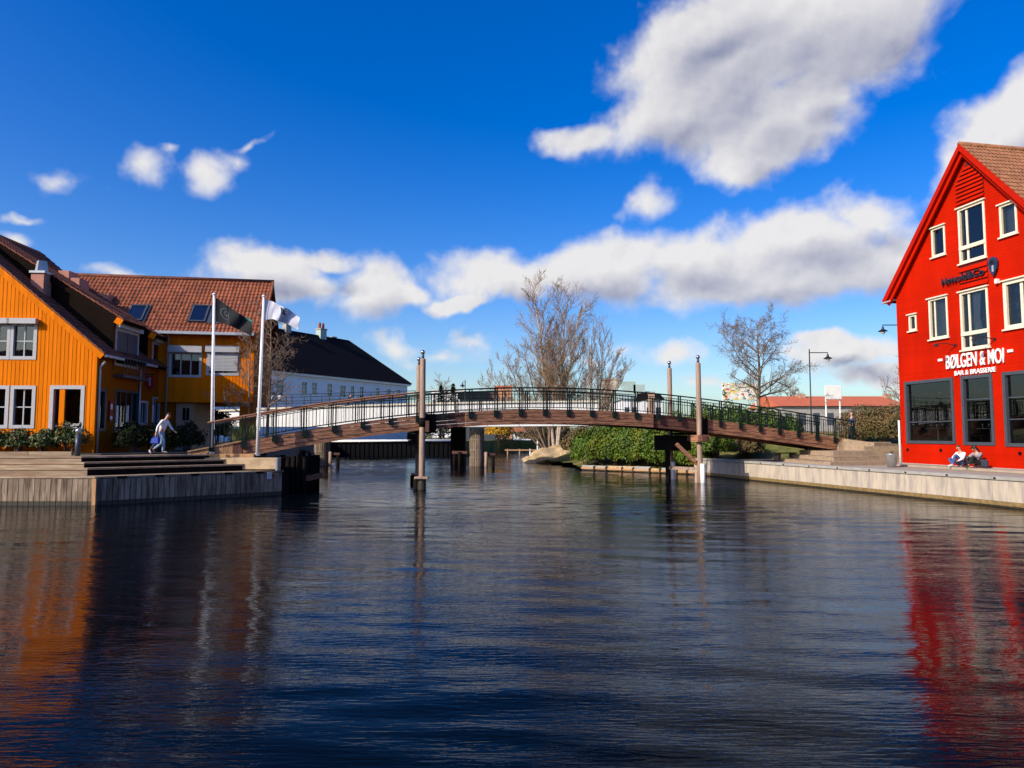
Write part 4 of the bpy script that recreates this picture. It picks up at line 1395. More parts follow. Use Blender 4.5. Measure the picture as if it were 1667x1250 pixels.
    for sgn, n in ((-1, n1), (1, n2)):
        e = ridge + Vector((sgn * Lx, 0, -Lx * sl))
        m = MB()
        if sgn < 0: tile_roof(m, (e.x, 14, e.z), (0, -1, 0), (math.cos(a), 0, math.sin(a)), 14 + ov, Lx / math.cos(a), amp=.04)
        else: tile_roof(m, (e.x, -ov, e.z), (0, 1, 0), (-math.cos(a), 0, math.sin(a)), 14 + ov, Lx / math.cos(a), amp=.04)
        m.build('roof_tiles', M['tile_br'], t)['kind'] = 'stuff'
        m = MB(); m.plate([(ridge.x, ridge.z - .01), (e.x, e.z - .01), (e.x - n.x * .12, e.z - n.z * .12), (ridge.x, ridge.z - .14)], -ov + .05, 14); m.build('roof_deck', M['red_trim'], t)
        m = MB()
        m.plate([(ridge.x, ridge.z + .06), (e.x, e.z + .06), (e.x - n.x * .22, e.z - n.z * .22), (ridge.x, ridge.z - .27)], -ov - .04, -ov + .045); m.build('bargeboard', M['red_trim'], t)
        m = MB()
        m.plate([(ridge.x, ridge.z - .28), (e.x - n.x * .23, e.z - n.z * .23), (e.x - n.x * .40, e.z - n.z * .40), (ridge.x, ridge.z - .52)], -ov + .12, -ov + .2); m.build('verge_fascia', M['red'], t)
        m = MB()
        m.plate([(ridge.x, ridge.z - .16), (e.x - n.x * .14, e.z - n.z * .14), (e.x - n.x * .2, e.z - n.z * .2), (ridge.x, ridge.z - .24)], -ov + .05, -.005); m.build('verge_soffit', M['red_trim'], t)
    MB().tube([(ridge.x, -ov, ridge.z + .06), (ridge.x, 14, ridge.z + .06)], .12, 8).build('ridge_tiles', M['tile_br'], t, smooth=True)
    MB().tube([(-.30, -ov - .25, zl - .62), (-.12, -.2, zl - .45), (-.08, .02, zl - .42)], .05, 7).build('gutter_spout', M['zinc'], t)
    MB().tube([(-.06, -.10, .05), (-.06, -.10, 2.35)], .05, 8).build('white_downpipe', M['white_paint'], t, smooth=True)
    x, z = W(1626, 458)
    MB().cbox((x, -.1, z), (.14, .18, .22)).build('camera_housing', M['white_paint'], t, bevel=.02)
    # ------------ signs (things of their own)
    c0, c1 = W(1543, 606), W(1637, 589)
    s = thing('restaurant_sign', 'white raised lettering reading BØLGEN & MOI with bar and brasserie line on red wall', 'sign', T @ Vector((0, -.02, 0)), RROT)
    width = c1[0] - c0[0]
    zb1 = W(1590, 595)[1]
    h1 = W(1590, 571.5)[1] - zb1
    o = text_mesh('lettering', 'BØLGEN & MOI', 1.0, .05, M['sign_white'], s, I4)
    dx = max(v.co.x for v in o.data.vertices) - min(v.co.x for v in o.data.vertices)
    hh = .72
    xo = min(v.co.x for v in o.data.vertices)
    o.data.transform(Matrix.Translation((c0[0], -.05, zb1)) @ Matrix.Diagonal((width / dx, 1, h1 / hh, 1)) @ Matrix.Translation((-xo, 0, 0)))
    d0, d1 = W(1556, 610), W(1623, 601)
    zb2 = W(1590, 608)[1]; h2 = W(1590, 600)[1] - zb2
    o = text_mesh('small_lettering', 'BAR & BRASSERIE', 1.0, .04, M['sign_white'], s, I4)
    dx = max(v.co.x for v in o.data.vertices) - min(v.co.x for v in o.data.vertices); xo = min(v.co.x for v in o.data.vertices)
    o.data.transform(Matrix.Translation((d0[0], -.04, zb2)) @ Matrix.Diagonal(((d1[0] - d0[0]) / dx, 1, h2 / hh, 1)) @ Matrix.Translation((-xo, 0, 0)))
    for px, py in ((1532, 586), (1646, 571)):
        x, z = W(px, py); MB().box(x - .13, x + .13, -.05, -.0, z - .06, z + .06).build('dash', M['sign_white'], s)
    s = thing('upper_sign', 'dark metal lettering with round shield emblem between the upper windows of the red house', 'sign', T @ Vector((0, -.02, 0)), RROT)
    c0, c1 = W(1537, 461), W(1606, 443)
    zb1 = W(1572, 456)[1]; h1 = W(1572, 444)[1] - zb1
    o = text_mesh('lettering', 'Høivold&Co', 1.0, .06, M['sign_dark'], s, I4)
    dx = max(v.co.x for v in o.data.vertices) - min(v.co.x for v in o.data.vertices); xo = min(v.co.x for v in o.data.vertices)
    o.data.transform(Matrix.Translation((c0[0], -.12, zb1)) @ Matrix.Diagonal(((c1[0] - c0[0]) / dx, 1, h1 / hh, 1)) @ Matrix.Translation((-xo, 0, 0)))
    x, z = W(1621, 433)
    pr = []
    for i in range(20):
        an = math.pi * i / 19
        pr.append((x + .23 * math.cos(an), z + .15 + .26 * math.sin(an)))
    pr = pr + [(x - .19, z - .15), (x, z - .46), (x + .19, z - .15)]
    sh = MB().plate(pr, -.16, -.08).build('shield', M['sign_blue'], s)
    MB(Matrix.Translation((x, -.165, z + .16)) @ Matrix.Rotation(R(90), 4, 'X')).lathe([(.15, 0), (.15, .015), (.09, .015), (.09, 0)], (0, 0, 0), 16).build('ring', M['sign_dark'], s)
    MB().cbox((x + .02, -.17, z - .12), (.09, .02, .3)).build('emblem_bar', M['zinc'], s)
    # wall lamps
    for i, (px, py, px2, py2, lb) in enumerate(((1556, 562, 1537, 564, 'black arm lamp on the red wall left of the lower middle window'), (1620, 552, 1597, 553, 'black arm lamp on the red wall crossing the lower middle window'))):
        x, z = W(px, py)
        l = thing('wall_lamp', lb, 'lamp', T @ Vector((x, 0, z)), RROT, 'arm lamps above the restaurant sign')
        MB(Matrix.Rotation(R(90), 4, 'X')).lathe([(.07, 0), (.07, .04)], (0, 0, 0), 10).build('wall_plate', M['iron'], l)
        MB().tube([(0, -.04, 0), (-.1, -.5, .1), (-.12, -.95, .05)], .022, 6).build('arm', M['iron'], l)
        MB().lathe([(.03, .09), (.05, .06), (.14, -.06), (.12, -.06), (.02, .04)], (-.12, -.98, 0), 10).build('shade', M['iron'], l)
    return t


red_house()

# ------------------------------------------------------------------ footbridge
BP = Vector((-4.5, 35.3, 0)); BD = Vector((0.9495, 0.3138, 0)).normalized(); BN = Vector((-BD.y, BD.x, 0))
BW = 2.83


def u_of(px):
    r = ray(px, 708)
    # (BP + u BD) parallel to (r.x, r.y)
    return (BP.y * r.x - BP.x * r.y) / (BD.x * r.y - BD.y * r.x)


def z_on(px, py):
    u = u_of(px); p = BP + BD * u
    return u, at(px, py, p.y).z


fa = [z_on(*q) for q in ((305, 737), (345, 727), (395, 717), (420, 712.5), (470, 704), (580, 688), (690, 676), (757, 670), (830, 667), (900, 666), (1000, 669), (1065, 674), (1150, 682), (1250, 696), (1375, 714))]
ra = [z_on(*q) for q in ((324, 697), (411, 677), (520, 659), (600, 648), (690, 640), (760, 635), (830, 632), (900, 631), (1000, 633), (1095, 640), (1200, 653), (1300, 670), (1400, 690))]
FT = np.poly1d(np.polyfit([a[0] for a in fa], [a[1] for a in fa], 4))
RT = np.poly1d(np.polyfit([a[0] for a in ra], [a[1] for a in ra], 4))
U0, U1 = u_of(306), u_of(1376)
UB0 = u_of(396)
print('bridge', U0, U1, FT(U0), FT(0), FT(7), FT(U1), [float(RT(u) - FT(u)) for u in (-8, -4, 0, 4, 8, 12, 16, 20, 25)])


def footbridge():
    t = thing('footbridge', 'arched brown timber footbridge with dark green railings across the canal', 'bridge', (BP.x, BP.y, 0), math.degrees(math.atan2(BD.y, BD.x)))
    # local: x = u, y = across (0 near edge .. BW far edge), z
    def rail_top(u): return FT(u) + 1.13
    secs = [(UB0, u_of(684), 0.0, 'beam'), (u_of(684) + .02, u_of(757), 0.09, 'beam_dk'), (u_of(757) + .02, u_of(1064), -.02, 'beam'), (u_of(1064) + .02, u_of(1142), 0.09, 'beam_dk'), (u_of(1142) + .02, U1, 0.0, 'beam')]
    H = .76; NP = 4
    for side in (0, 1):
        for (a, b, inset, mm) in secs:
            for k in range(NP):
                m = MB(); n = max(2, int((b - a) / .9)); th = .16
                pro = inset + (0.0, .012, .004, .02)[k]
                y0 = (pro if side == 0 else BW - pro - th); y1 = y0 + th
                vs = []
                for i in range(n + 1):
                    u = a + (b - a) * i / n
                    z1 = FT(u) - H * k / NP - .004; z0 = FT(u) - H * (k + 1) / NP + .012
                    vs += [(u, y0, z0), (u, y1, z0), (u, y1, z1), (u, y0, z1)]
                fs = []
                for i in range(n):
                    c = i * 4; d = c + 4
                    fs += [(c, d, d + 3, c + 3), (c + 1, c + 2, d + 2, d + 1), (c + 3, d + 3, d + 2, c + 2), (c, c + 1, d + 1, d)]
                fs += [(0, 3, 2, 1), (n * 4, n * 4 + 1, n * 4 + 2, n * 4 + 3)]
                m.add(vs, fs); m.build('beam_plank', M[mm], t)
    # deck boards
    nb = int((U1 - U0) / .3)
    m = MB(); n = 60; vs = []
    for i in range(n + 1):
        u = U0 + (U1 - U0) * i / n; z = FT(u) - .06
        vs += [(u, .18, z), (u, BW - .18, z), (u, BW - .18, z - .1), (u, .18, z - .1)]
    m.add(vs, [(i * 4 + a, i * 4 + (a + 1) % 4, i * 4 + 4 + (a + 1) % 4, i * 4 + 4 + a) for i in range(n) for a in range(4)]); m.build('deck', M['deck'], t)
    # hinge cross boxes
    for px in (690, 1137):
        u = u_of(px) + .25
        MB().box(u - .25, u + .35, .02, BW - .02, FT(u) - .92, FT(u) - .78).build('cross_beam', M['pile_dk'], t)
        MB().box(u - .28, u + .36, -.035, .16, FT(u) - .78, FT(u) + .03).build('hinge_cover', M['pile_dk'], t)
    # ochre plank skirt at the left ramp
    rr = random.Random(5)
    x = U0 + .1; i = 0
    while x < UB0 - .04:
        zt = FT(x) - .02
        dark = i in (9, 10, 11)
        if zt > 1.72:
            MB().box(x, x + .19, .0 + rr.uniform(0, .012), .06, 1.6, zt).build('skirt_plank', M['beam_dk' if dark else 'ochre_wood'], t)
        x += .2; i += 1
    m = MB(); m.beam((U0, .02, FT(U0) + .02), (UB0, .02, FT(UB0) + .0), .12, .06); m.build('ramp_edge', M['ochre_wood'], t)
    # railing
    bay = 1.345
    for side in (0, 1):
        y = -.05 if side == 0 else BW + .05
        n = 70
        us = [U0 + .8 + (U1 + .7 - U0 - .8) * i / n for i in range(n + 1)]
        iw = [u for u in us if u < u_of(690)]; ig = [u for u in us if u >= u_of(690) - .5]
        for seg, mm, hh in ((iw, 'rail_wood', .065), (ig, 'rail_green', .05)):
            m = MB()
            m.tube([(u, y, rail_top(u)) for u in seg], hh * .8, 6); m.build('handrail', M[mm], t)
        m = MB(); m.tube([(u, y, rail_top(u) - .17) for u in us], .02, 5); m.build('upper_rail', M['rail_green'], t)
        m = MB(); m.tube([(u, y, FT(u) + .10) for u in us], .022, 5); m.build('lower_rail', M['rail_green'], t)
        u = U0 + 1.0
        baluster = None
        stuff = MB()
        k = 0
        while u < U1 + .6:
            z0, z1 = FT(u) + .0, rail_top(u)
            if side == 0 or True:
                p = MB()
                for dx in (-.065, .065): p.box(u + dx - .026, u + dx + .026, y - .03, y + .03, z0 - .2, z1)
                p.box(u - .115, u + .115, y - .05 if side == 0 else y - .03, y + .03 if side == 0 else y + .05, z0 - .33, z0 - .02)
                p.build('railing_post', M['rail_green'], t)
            nb = 8
            for j in range(1, nb):
                ub = u + bay * j / nb
                if ub > U1 + .6: break
                zz0, zz1 = FT(ub) + .1, rail_top(ub) - .17
                w = .016 if j in (3, 5) else .009
                if side == 0:
                    if baluster is None:
                        baluster = MB().box(-.012, .012, -.012, .012, 0, 1).build('baluster', M['rail_green'], t)
                        baluster.location = (ub, y, zz0); baluster.scale = (w / .012, w / .012, zz1 - zz0)
                    else:
                        shared(baluster, 'baluster', t, (ub, y, zz0), 0, (w / .012, w / .012, zz1 - zz0))
                else:
                    stuff.box(ub - .007, ub + .007, y - .007, y + .007, zz0, zz1)
            u += bay
        if side: stuff.build('far_balusters', M['rail_green'], t)['kind'] = 'stuff'
    # right abutment block
    MB().box(U1 - .6, U1 + 3.5, -.05, BW + .05, .9, FT(U1) - .2).build('abutment', M['paving'], t)


footbridge()


def bworld(u, y, z):
    p = BP + BD * u + BN * y
    return Vector((p.x, p.y, z))


# tall timber posts with steel ball finials
def timber_post(u, y, ztop, label, sleeve):
    p = bworld(u, y, 0)
    t = thing('timber_post', label, 'post', p, 0, 'tall timber posts with steel balls')
    r = .145
    MB().tube([(0, 0, -1), (0, 0, 1.2), (0, 0, ztop - .5), (0, 0, ztop - .42), (0, 0, ztop - .40)], [r * 1.1, r * 1.06, r * .95, r * .9, r * .7], 16).build('pile', M['pile'], t, smooth=True)
    MB().tube([(0, 0, ztop - .40), (0, 0, ztop - .16)], [.07, .062], 10).build('neck', M['grey_dk'], t, smooth=True)
    MB().lathe([(.115 * math.sin(math.pi * i / 10) + .001, -.115 * math.cos(math.pi * i / 10)) for i in range(11)], (0, 0, ztop - .08), 14).build('steel_ball', M['mirror'], t, smooth=True)
    if sleeve == 'dark':
        MB().lathe([(.21, -1.0), (.21, .46), (.18, .5)], (0, 0, 0), 12).build('fender_sleeve', M['wet'], t)
        MB().box(-.34, .34, -.30, .22, .5, .62).build('collar_plate', M['pile'], t, bevel=.02)
        MB().tube([(-.30, .05, -1), (-.30, .05, .5)], .13, 10).build('side_pile', M['pile_dk'], t, smooth=True)
        MB().tube([(0, 0, 3.05), (0, 0, 3.5)], .17, 14).build('iron_band', M['pile_dk'], t, smooth=True)
        MB().box(.16, .34, -.12, .12, 2.8, 3.35).build('bracket', M['beam_dk'], t)
    else:
        MB().tube([(.12, -.1, -1), (.1, -.1, 1.05)], .14, 10).build('pale_sleeve', M['white_wall'], t, smooth=True)
        MB().tube([(-.2, .0, -1), (-.2, .0, .62)], .1, 8).build('side_pile', M['pile'], t, smooth=True)
    return t


HL, HR = at(686, 573, bworld(u_of(685), -.2, 0).y).z, at(1132, 579, bworld(u_of(1137), -.2, 0).y).z
HL = max(HL, HR - .3)
uL, uR = u_of(686), u_of(1135)
timber_post(uL, -.22, HL, 'near left timber post with steel ball and dark sleeve at the waterline', 'dark')
timber_post(uL + .44, BW + .25, HL, 'far left timber post with steel ball half hidden behind the nearer post', 'dark')
timber_post(uR, -.22, HR, 'near right timber post with steel ball and pale sleeve at its foot', 'pale')
timber_post(uR + .12, BW + .25, HR, 'far right timber post with steel ball seen through the bridge railing', 'pale')
# cross timbers between the right-hand posts
t = thing('cross_frame', 'red brown timber cross frame bracing the right bridge posts', 'frame', bworld(uR, BW / 2, 0), math.degrees(math.atan2(BD.y, BD.x)))
z1 = FT(uR) - .95
MB().box(-.16, .16, -BW / 2 - .75, BW / 2 + .6, z1 - .34, z1 - .02).build('cap_beam', M['beam_dk'], t)
MB().box(.17, .36, -BW / 2 - .65, -BW / 2 + .1, z1 - .38, z1 + .0).build('bolted_block', M['beam'], t)
MB().box(-.36, -.17, -BW / 2 - .65, -BW / 2 + .1, z1 - .38, z1 + .0).build('bolted_block', M['beam'], t)
MB().beam((-.22, -BW / 2 - .2, 1.1), (-.22, BW / 2 - .6, z1 - .4), .14, .2).build('brace', M['beam'], t)
MB().beam((-1.3, -BW / 2 + .1, z1 - .5), (-.1, -BW / 2 - .15, 1.0), .14, .2).build('brace', M['beam'], t)
MB().tube([(-.9, .3, -1), (-.9, .3, z1)], .14, 10).build('pile', M['pile_dk'], t, smooth=True)
MB().beam((-.9, .3, .75), (0, -BW / 2 - .2, .75), .14, .18).build('waling', M['pile'], t)
MB().box(-1.15, .1, -.6, BW / 2, z1 - .9, z1 - .02).build('dark_cap', M['pile_dk'], t)
# left trestle below the bridge
t = thing('bridge_trestle', 'dark timber trestle under the footbridge beside the left posts', 'frame', bworld(uL, BW / 2, 0), math.degrees(math.atan2(BD.y, BD.x)))
MB().box(-.15, .15, -BW / 2 - .2, BW / 2 + .4, FT(uL) - 1.25, FT(uL) - .93).build('cap_beam', M['pile_dk'], t)
MB().box(-.11, .11, -BW / 2 - .1, BW / 2 + .3, FT(uL) - 1.55, FT(uL) - 1.26).build('lower_beam', M['pile_dk'], t)

# ------------------------------------------------------------------ road bridge behind
def road_bridge():
    pts = [at(300, 694, 61.5), at(440, 694.5, 61.2), at(560, 695, 60.9), at(700, 695, 60.6), at(830, 694, 60.3), at(974, 692.5, 60)]
    tops = [at(300, 672, 61.5), at(440, 666, 61.2), at(560, 662, 60.9), at(700, 658, 60.6), at(830, 655.5, 60.3), at(974, 654.5, 60)]
    t = thing('road_bridge', 'white road bridge girder with cream coping behind the footbridge', 'bridge', (pts[3].x, pts[3].y, 0))
    o = Vector((pts[3].x, pts[3].y, 0))
    n = len(pts)
    us = np.linspace(0, n - 1, 40)
    def ip(arr, u):
        i = min(int(u), n - 2); f = u - i
        return arr[i] * (1 - f) + arr[i + 1] * f
    A = [ip(pts, u) - o for u in us]; B = [ip(tops, u) - o for u in us]
    m = MB()
    vs = []
    for p, q in zip(A, B):
        vs += [p, q, Vector((q.x, q.y + .3, q.z)), Vector((p.x, p.y + 4, p.z))]
    m.add([tuple(v) for v in vs], [(i * 4, i * 4 + 4, i * 4 + 5, i * 4 + 1) for i in range(39)] + [(i * 4 + 1, i * 4 + 5, i * 4 + 6, i * 4 + 2) for i in range(39)] +
          [(i * 4, i * 4 + 3, i * 4 + 7, i * 4 + 4) for i in range(39)] + [(39 * 4, 39 * 4 + 3, 39 * 4 + 2, 39 * 4 + 1)])
    m.build('girder', M['white_wall'] if False else M['white_paint'], t, smooth=False)
    # panel joints
    for i in range(2, 39, 3):
        p, q = A[i], B[i]
        MB().beam(p + Vector((0, -.012, .05)), q + Vector((0, -.012, -.05)), .05, .02, up=(0, 1, 0)).build('panel_joint', M['concrete_gr'], t)
    m = MB()
    for p, q in zip(B[:-1], B[1:]):
        m.beam(p + Vector((0, .1, .06)), q + Vector((0, .1, .06)), .5, .14)
    m.build('coping', M['cream'], t)
    m = MB()
    for (p, q, a, b) in zip(A[:-1], A[1:], B[:-1], B[1:]):
        m.quad(a + Vector((0, .3, -.9)), b + Vector((0, .3, -.9)), b + Vector((0, 4, -.9)), a + Vector((0, 4, -.9)))
    m.build('roadway', M['asphalt'], t)
    for dy in (0.2, 3.8):
        r = MB()
        for h in (.55, 1.1):
            r.tube([p + Vector((0, dy, h + .1)) for p in B[:24]], .03, 5)
        r.build('rail', M['iron'], t)
        for i in range(0, 24, 2):
            p = B[i]
            MB().tube([p + Vector((0, dy, 0)), p + Vector((0, dy, 1.2))], .035, 6).build('rail_post', M['iron'], t)
    return t


road_bridge()

# piers of the road bridge
def bridge_pier(px, wy, wpx, ytop, label, dark_only=False):
    c = atz(px, wy, 0)
    t = thing('bridge_pier', label, 'pier', c, 0, 'round piers of the road bridge')
    s = c.y / FPX
    r = wpx * s / 2
    zt = at(px, ytop, c.y).z
    m = MB(); n = 26
    MB().lathe([(r * .93, -1), (r * .93, zt - .25)], (0, 0, 0), 24).build('core', M['pile_dk'], t, smooth=True)
    st = None
    for k in range(n):
        a = 2 * math.pi * k / n
        if st is None:
            st = MB().box(-r * math.sin(math.pi / n) * .74, r * math.sin(math.pi / n) * .74, -.05, .05, -.9, zt - .3).build('stave', M['deck_v'], t)
            st.location = (r * math.cos(a), r * math.sin(a), 0); st.rotation_euler = (0, 0, a + math.pi / 2)
        else:
            shared(st, 'stave', t, (r * math.cos(a), r * math.sin(a), 0), a + math.pi / 2)
    for z in (zt - .45, zt - 1.0, zt - 1.9, .7):
        MB().lathe([(r * 1.03, z), (r * 1.07, z + .02), (r * 1.07, z + .07), (r * 1.03, z + .09)], (0, 0, 0), 24).build('iron_hoop', M['concrete_gr'], t)
    MB().lathe([(r * 1.08, zt - .28), (r * 1.08, zt)], (0, 0, 0), 24).build('cap_ring', M['concrete_gr'], t, smooth=False)
    MB().lathe([(r * 1.02, -.5), (r * 1.02, .35), (r * .98, .42)], (0, 0, 0), 24).build('tide_band', M['algae'], t)
    # fender piles
    for i, (dx, dy, h) in enumerate(((-1.9, -.3, 1.35), (-1.45, -.5, 1.2), (-1.05, -.2, 1.3), (r + .25, -.7, 1.2), (r + .85, -.4, 1.0), (-1.9, 1.0, 1.3))):
        MB().tube([(dx, dy, -1), (dx, dy, h)], .14, 9).build('fender_pile', M['pile_dk' if i != 3 else 'pile'], t, smooth=True)
    MB().beam((-2.1, -.35, 1.15), (-.8, -.4, 1.15), .2, .22).build('fender_beam', M['beam_dk'], t)
    MB().beam((r + .05, -.6, 1.0), (r + 1.0, -.45, 1.0), .18, .2).build('fender_beam', M['beam_dk'], t)
    return t


bridge_pier(776, 758, 22, 697, 'round staved pier with iron hoops under the road bridge, mid canal')
bridge_pier(524, 757, 24, 700, 'round staved pier behind the left part of the footbridge')
# dark abutment beneath the left half of the road bridge
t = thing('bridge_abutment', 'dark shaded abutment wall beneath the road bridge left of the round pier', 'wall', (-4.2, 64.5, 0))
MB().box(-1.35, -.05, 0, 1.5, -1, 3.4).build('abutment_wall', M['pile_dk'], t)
# far quay, its shade painted as near-black planks, with a pale pipe on top
t = thing('far_quay', 'far timber quay painted near-black as shade, with a pale pipe along its edge', 'wall', (-16, 92.4, 0))
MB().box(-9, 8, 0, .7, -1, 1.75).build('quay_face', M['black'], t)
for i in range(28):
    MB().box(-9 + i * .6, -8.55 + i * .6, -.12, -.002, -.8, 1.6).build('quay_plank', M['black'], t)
MB().tube([(-9, -.3, 1.85), (9.2, -.3, 1.95)], .16, 8).build('pipe', M['white_paint'], t, smooth=True)

# ------------------------------------------------------------------ flagpoles and flags
def flagpole(px_b, py_b, px_t, py_t, Y, label):
    b = at(px_b, py_b, Y); tp = at(px_t, py_t, Y)
    t = thing('flagpole', label, 'flagpole', b, 0, 'white flagpoles by the bridge')
    d = tp - b
    MB().tube([(0, 0, 0), d * .5, d * .985], [.085, .075, .05], 14).build('pole', M['pole_white'], t, smooth=True)
    MB().lathe([(.02, 0), (.085, .03), (.085, .07), (.03, .12)], tuple(d * .985), 12).build('cap', M['pole_white'], t, smooth=True)
    MB().tube([(0, 0, -.02), (0, 0, .10)], .14, 12).build('base_flange', M['steel'], t)
    MB().tube([(.10, -.06, 1.1), (.06 + d.x * .97, -.06, d.z * .97)], .008, 5).build('halyard', M['white_cloth'], t)
    return b


flagpole(345, 739, 348.5, 477, 32.3, 'left white flagpole flying the black flag')
flagpole(419, 741, 429.5, 480, 32.3, 'right white flagpole flying the white flag')


def flag(name, label, topc, botc, Y, m, waves, deco):
    """topc / botc: pixel polylines of the upper and lower edge"""
    def ip(c, u):
        k = u * (len(c) - 1); i = min(int(k), len(c) - 2); f = k - i
        f = f * f * (3 - 2 * f) if len(c) > 2 else f
        return (c[i][0] * (1 - f) + c[i + 1][0] * f, c[i][1] * (1 - f) + c[i + 1][1] * f)
    def surf(u, v, off=0.0):
        a, b = ip(topc, u), ip(botc, u)
        px, py = a[0] * (1 - v) + b[0] * v, a[1] * (1 - v) + b[1] * v
        y = Y + waves * (math.sin(u * 9.0 + v * 1.7) + .5 * math.sin(u * 17 + v * 4)) * min(1, u * 3) + .25 * u
        p = at(px, py, y)
        return p + Vector((0, off, 0))
    o0 = surf(0, 0)
    t = thing(name, label, 'flag', o0, 0)
    n, k = 36, 14
    mb = MB()
    vs = []
    for s in (0, .012):
        vs += [tuple(surf(i / n, j / k, s) - o0) for i in range(n + 1) for j in range(k + 1)]
    S = (n + 1) * (k + 1)
    fs = []
    for i in range(n):
        for j in range(k):
            a = i * (k + 1) + j
            fs.append((a, a + 1, a + k + 2, a + k + 1)); fs.append((a + S, a + S + k + 1, a + S + k + 2, a + S + 1))
    mb.add(vs, fs); mb.build('cloth', m, t, smooth=True)
    deco(t, lambda u, v: surf(u, v, -.012) - o0, lambda u, v: surf(u, v, .024) - o0)


def deco_black(t, f, g):
    def band(nm, pts, w, m):
        b = MB(); vs = []
        for (u, v, du, dv) in pts:
            vs += [tuple(f(u - du * w, v - dv * w)), tuple(f(u + du * w, v + dv * w))]
        b.add(vs, [(i * 2, i * 2 + 1, i * 2 + 3, i * 2 + 2) for i in range(len(pts) - 1)]); b.build(nm, m, t)
    ring = [(.27 + .12 * math.cos(a), .5 + .26 * math.sin(a), math.cos(a), 2 * math.sin(a)) for a in [2 * math.pi * i / 32 for i in range(33)]]
    band('emblem_ring', ring, .010, M['flag_line'])
    ring = [(.27 + .045 * math.cos(a), .47 + .11 * math.sin(a), math.cos(a), 2 * math.sin(a)) for a in [2 * math.pi * i / 24 for i in range(25)]]
    band('emblem_core', ring, .012, M['flag_line'])
    band('emblem_stem', [(.27, .5 + .03 * i, 1, 0) for i in range(5)], .02, M['flag_line'])
    band('green_stripe', [(.80 + .018 * i, .05, 0, 1) for i in range(10)], .06, M['flag_green'])


def deco_white(t, f, g):
    b = MB(); n = 10; vs = []
    for i in range(n + 1):
        u = .46 + .2 * i / n; c = .12 + .34 * i / n; w = .11 * math.sin(math.pi * (i + .5) / (n + 1)) + .02
        vs += [tuple(f(u, max(0.02, c - w))), tuple(f(u, c + w))]
    b.add(vs, [(i * 2, i * 2 + 1, i * 2 + 3, i * 2 + 2) for i in range(n)]); b.build('dark_emblem', M['flag_black'], t)
    b = MB(); vs = []
    for i in range(n + 1):
        u = .50 + .14 * i / n; c = .06 + .22 * i / n; w = .035
        vs += [tuple(f(u, max(0.02, c - w)) + Vector((0, -.01, 0))), tuple(f(u, c + w) + Vector((0, -.01, 0)))]
    b.add(vs, [(i * 2, i * 2 + 1, i * 2 + 3, i * 2 + 2) for i in range(n)]); b.build('green_emblem', M['flag_green'], t)


flag('black_flag', 'black flag with faint round emblem drooping from the left pole',
     [(351, 484), (370, 497), (392, 512), (411, 522)], [(351, 523), (372, 529), (390, 537), (409, 547)], 32.3, M['flag_black'], .07, deco_black)
flag('white_flag', 'white flag with dark green emblem blowing from the right pole',
     [(431, 486), (445, 491), (458, 498), (470, 503), (488, 517)], [(430, 521), (444, 519), (456, 524), (468, 527), (485, 537)], 32.3, M['flag_white'], .13, deco_white)

# ------------------------------------------------------------------ vegetation
def shrub(name, label, c, rx, ry, h, n, leaf, m, seed, group=None, cat='shrub', low=0.0, stems=True, lump=.16, asp=.5):
    rng = np.random.default_rng(seed)
    t = thing(name, label, cat, c, 0, group)
    th = rng.uniform(0, 2 * np.pi, n); cz = rng.uniform(-.25 + low, 1.0, n)
    sz = np.sqrt(np.clip(1 - cz ** 2, 0, 1))
    d = np.stack([sz * np.cos(th), sz * np.sin(th), cz], -1)
    k = rng.uniform(1.5, 4.2, (7, 3)) * rng.choice([-1, 1], (7, 3)); ph = rng.uniform(0, 6.28, 7)
    bum = sum(np.sin(d @ k[i] * 1.6 + ph[i]) for i in range(7)) / 7
    rad = (1 - rng.random(n) ** 2 * .45) * (1 + lump * 1.8 * bum) * rng.normal(1, .04, n)
    P = d * rad[:, None] * np.array([rx, ry, h * .56]) + np.array([0, 0, h * .44])
    P[:, 2] = np.maximum(P[:, 2], .03)
    nr = d + rng.normal(0, .55, (n, 3)); nr /= np.linalg.norm(nr, axis=1)[:, None]
    a = np.cross(nr, rng.normal(0, 1, (n, 3))); a /= np.linalg.norm(a, axis=1)[:, None]
    b = np.cross(nr, a)
    s = leaf * rng.uniform(.6, 1.25, n)[:, None]
    V = np.stack([P - a * s, P - b * s * asp + nr * s * .12, P + a * s, P + b * s * asp + nr * s * .12], 1).reshape(-1, 3)
    F = np.arange(n * 4).reshape(n, 4)
    T3 = np.concatenate([F[:, [0, 1, 2]], F[:, [0, 2, 3]]])
    me = bpy.data.meshes.new('foliage')
    me.vertices.add(len(V)); me.vertices.foreach_set('co', V.ravel())
    me.loops.add(T3.size); me.loops.foreach_set('vertex_index', T3.ravel())
    me.polygons.add(len(T3)); me.polygons.foreach_set('loop_start', np.arange(0, T3.size, 3))
    me.materials.append(m); me.update(calc_edges=True)
    o = bpy.data.objects.new('foliage', me); col.objects.link(o); o.parent = t
    if stems:
        st = MB(); r2 = random.Random(seed)
        for i in range(7):
            an = r2.uniform(0, 6.28); q = r2.uniform(.3, .75)
            st.tube([(.12 * math.cos(an), .12 * math.sin(an), 0), (rx * q * .4 * math.cos(an), ry * q * .4 * math.sin(an), h * .4), (rx * q * math.cos(an), ry * q * math.sin(an), h * .75)], [.035, .025, .01], 5)
        st.build('stems', M['stem'], t)
    return t


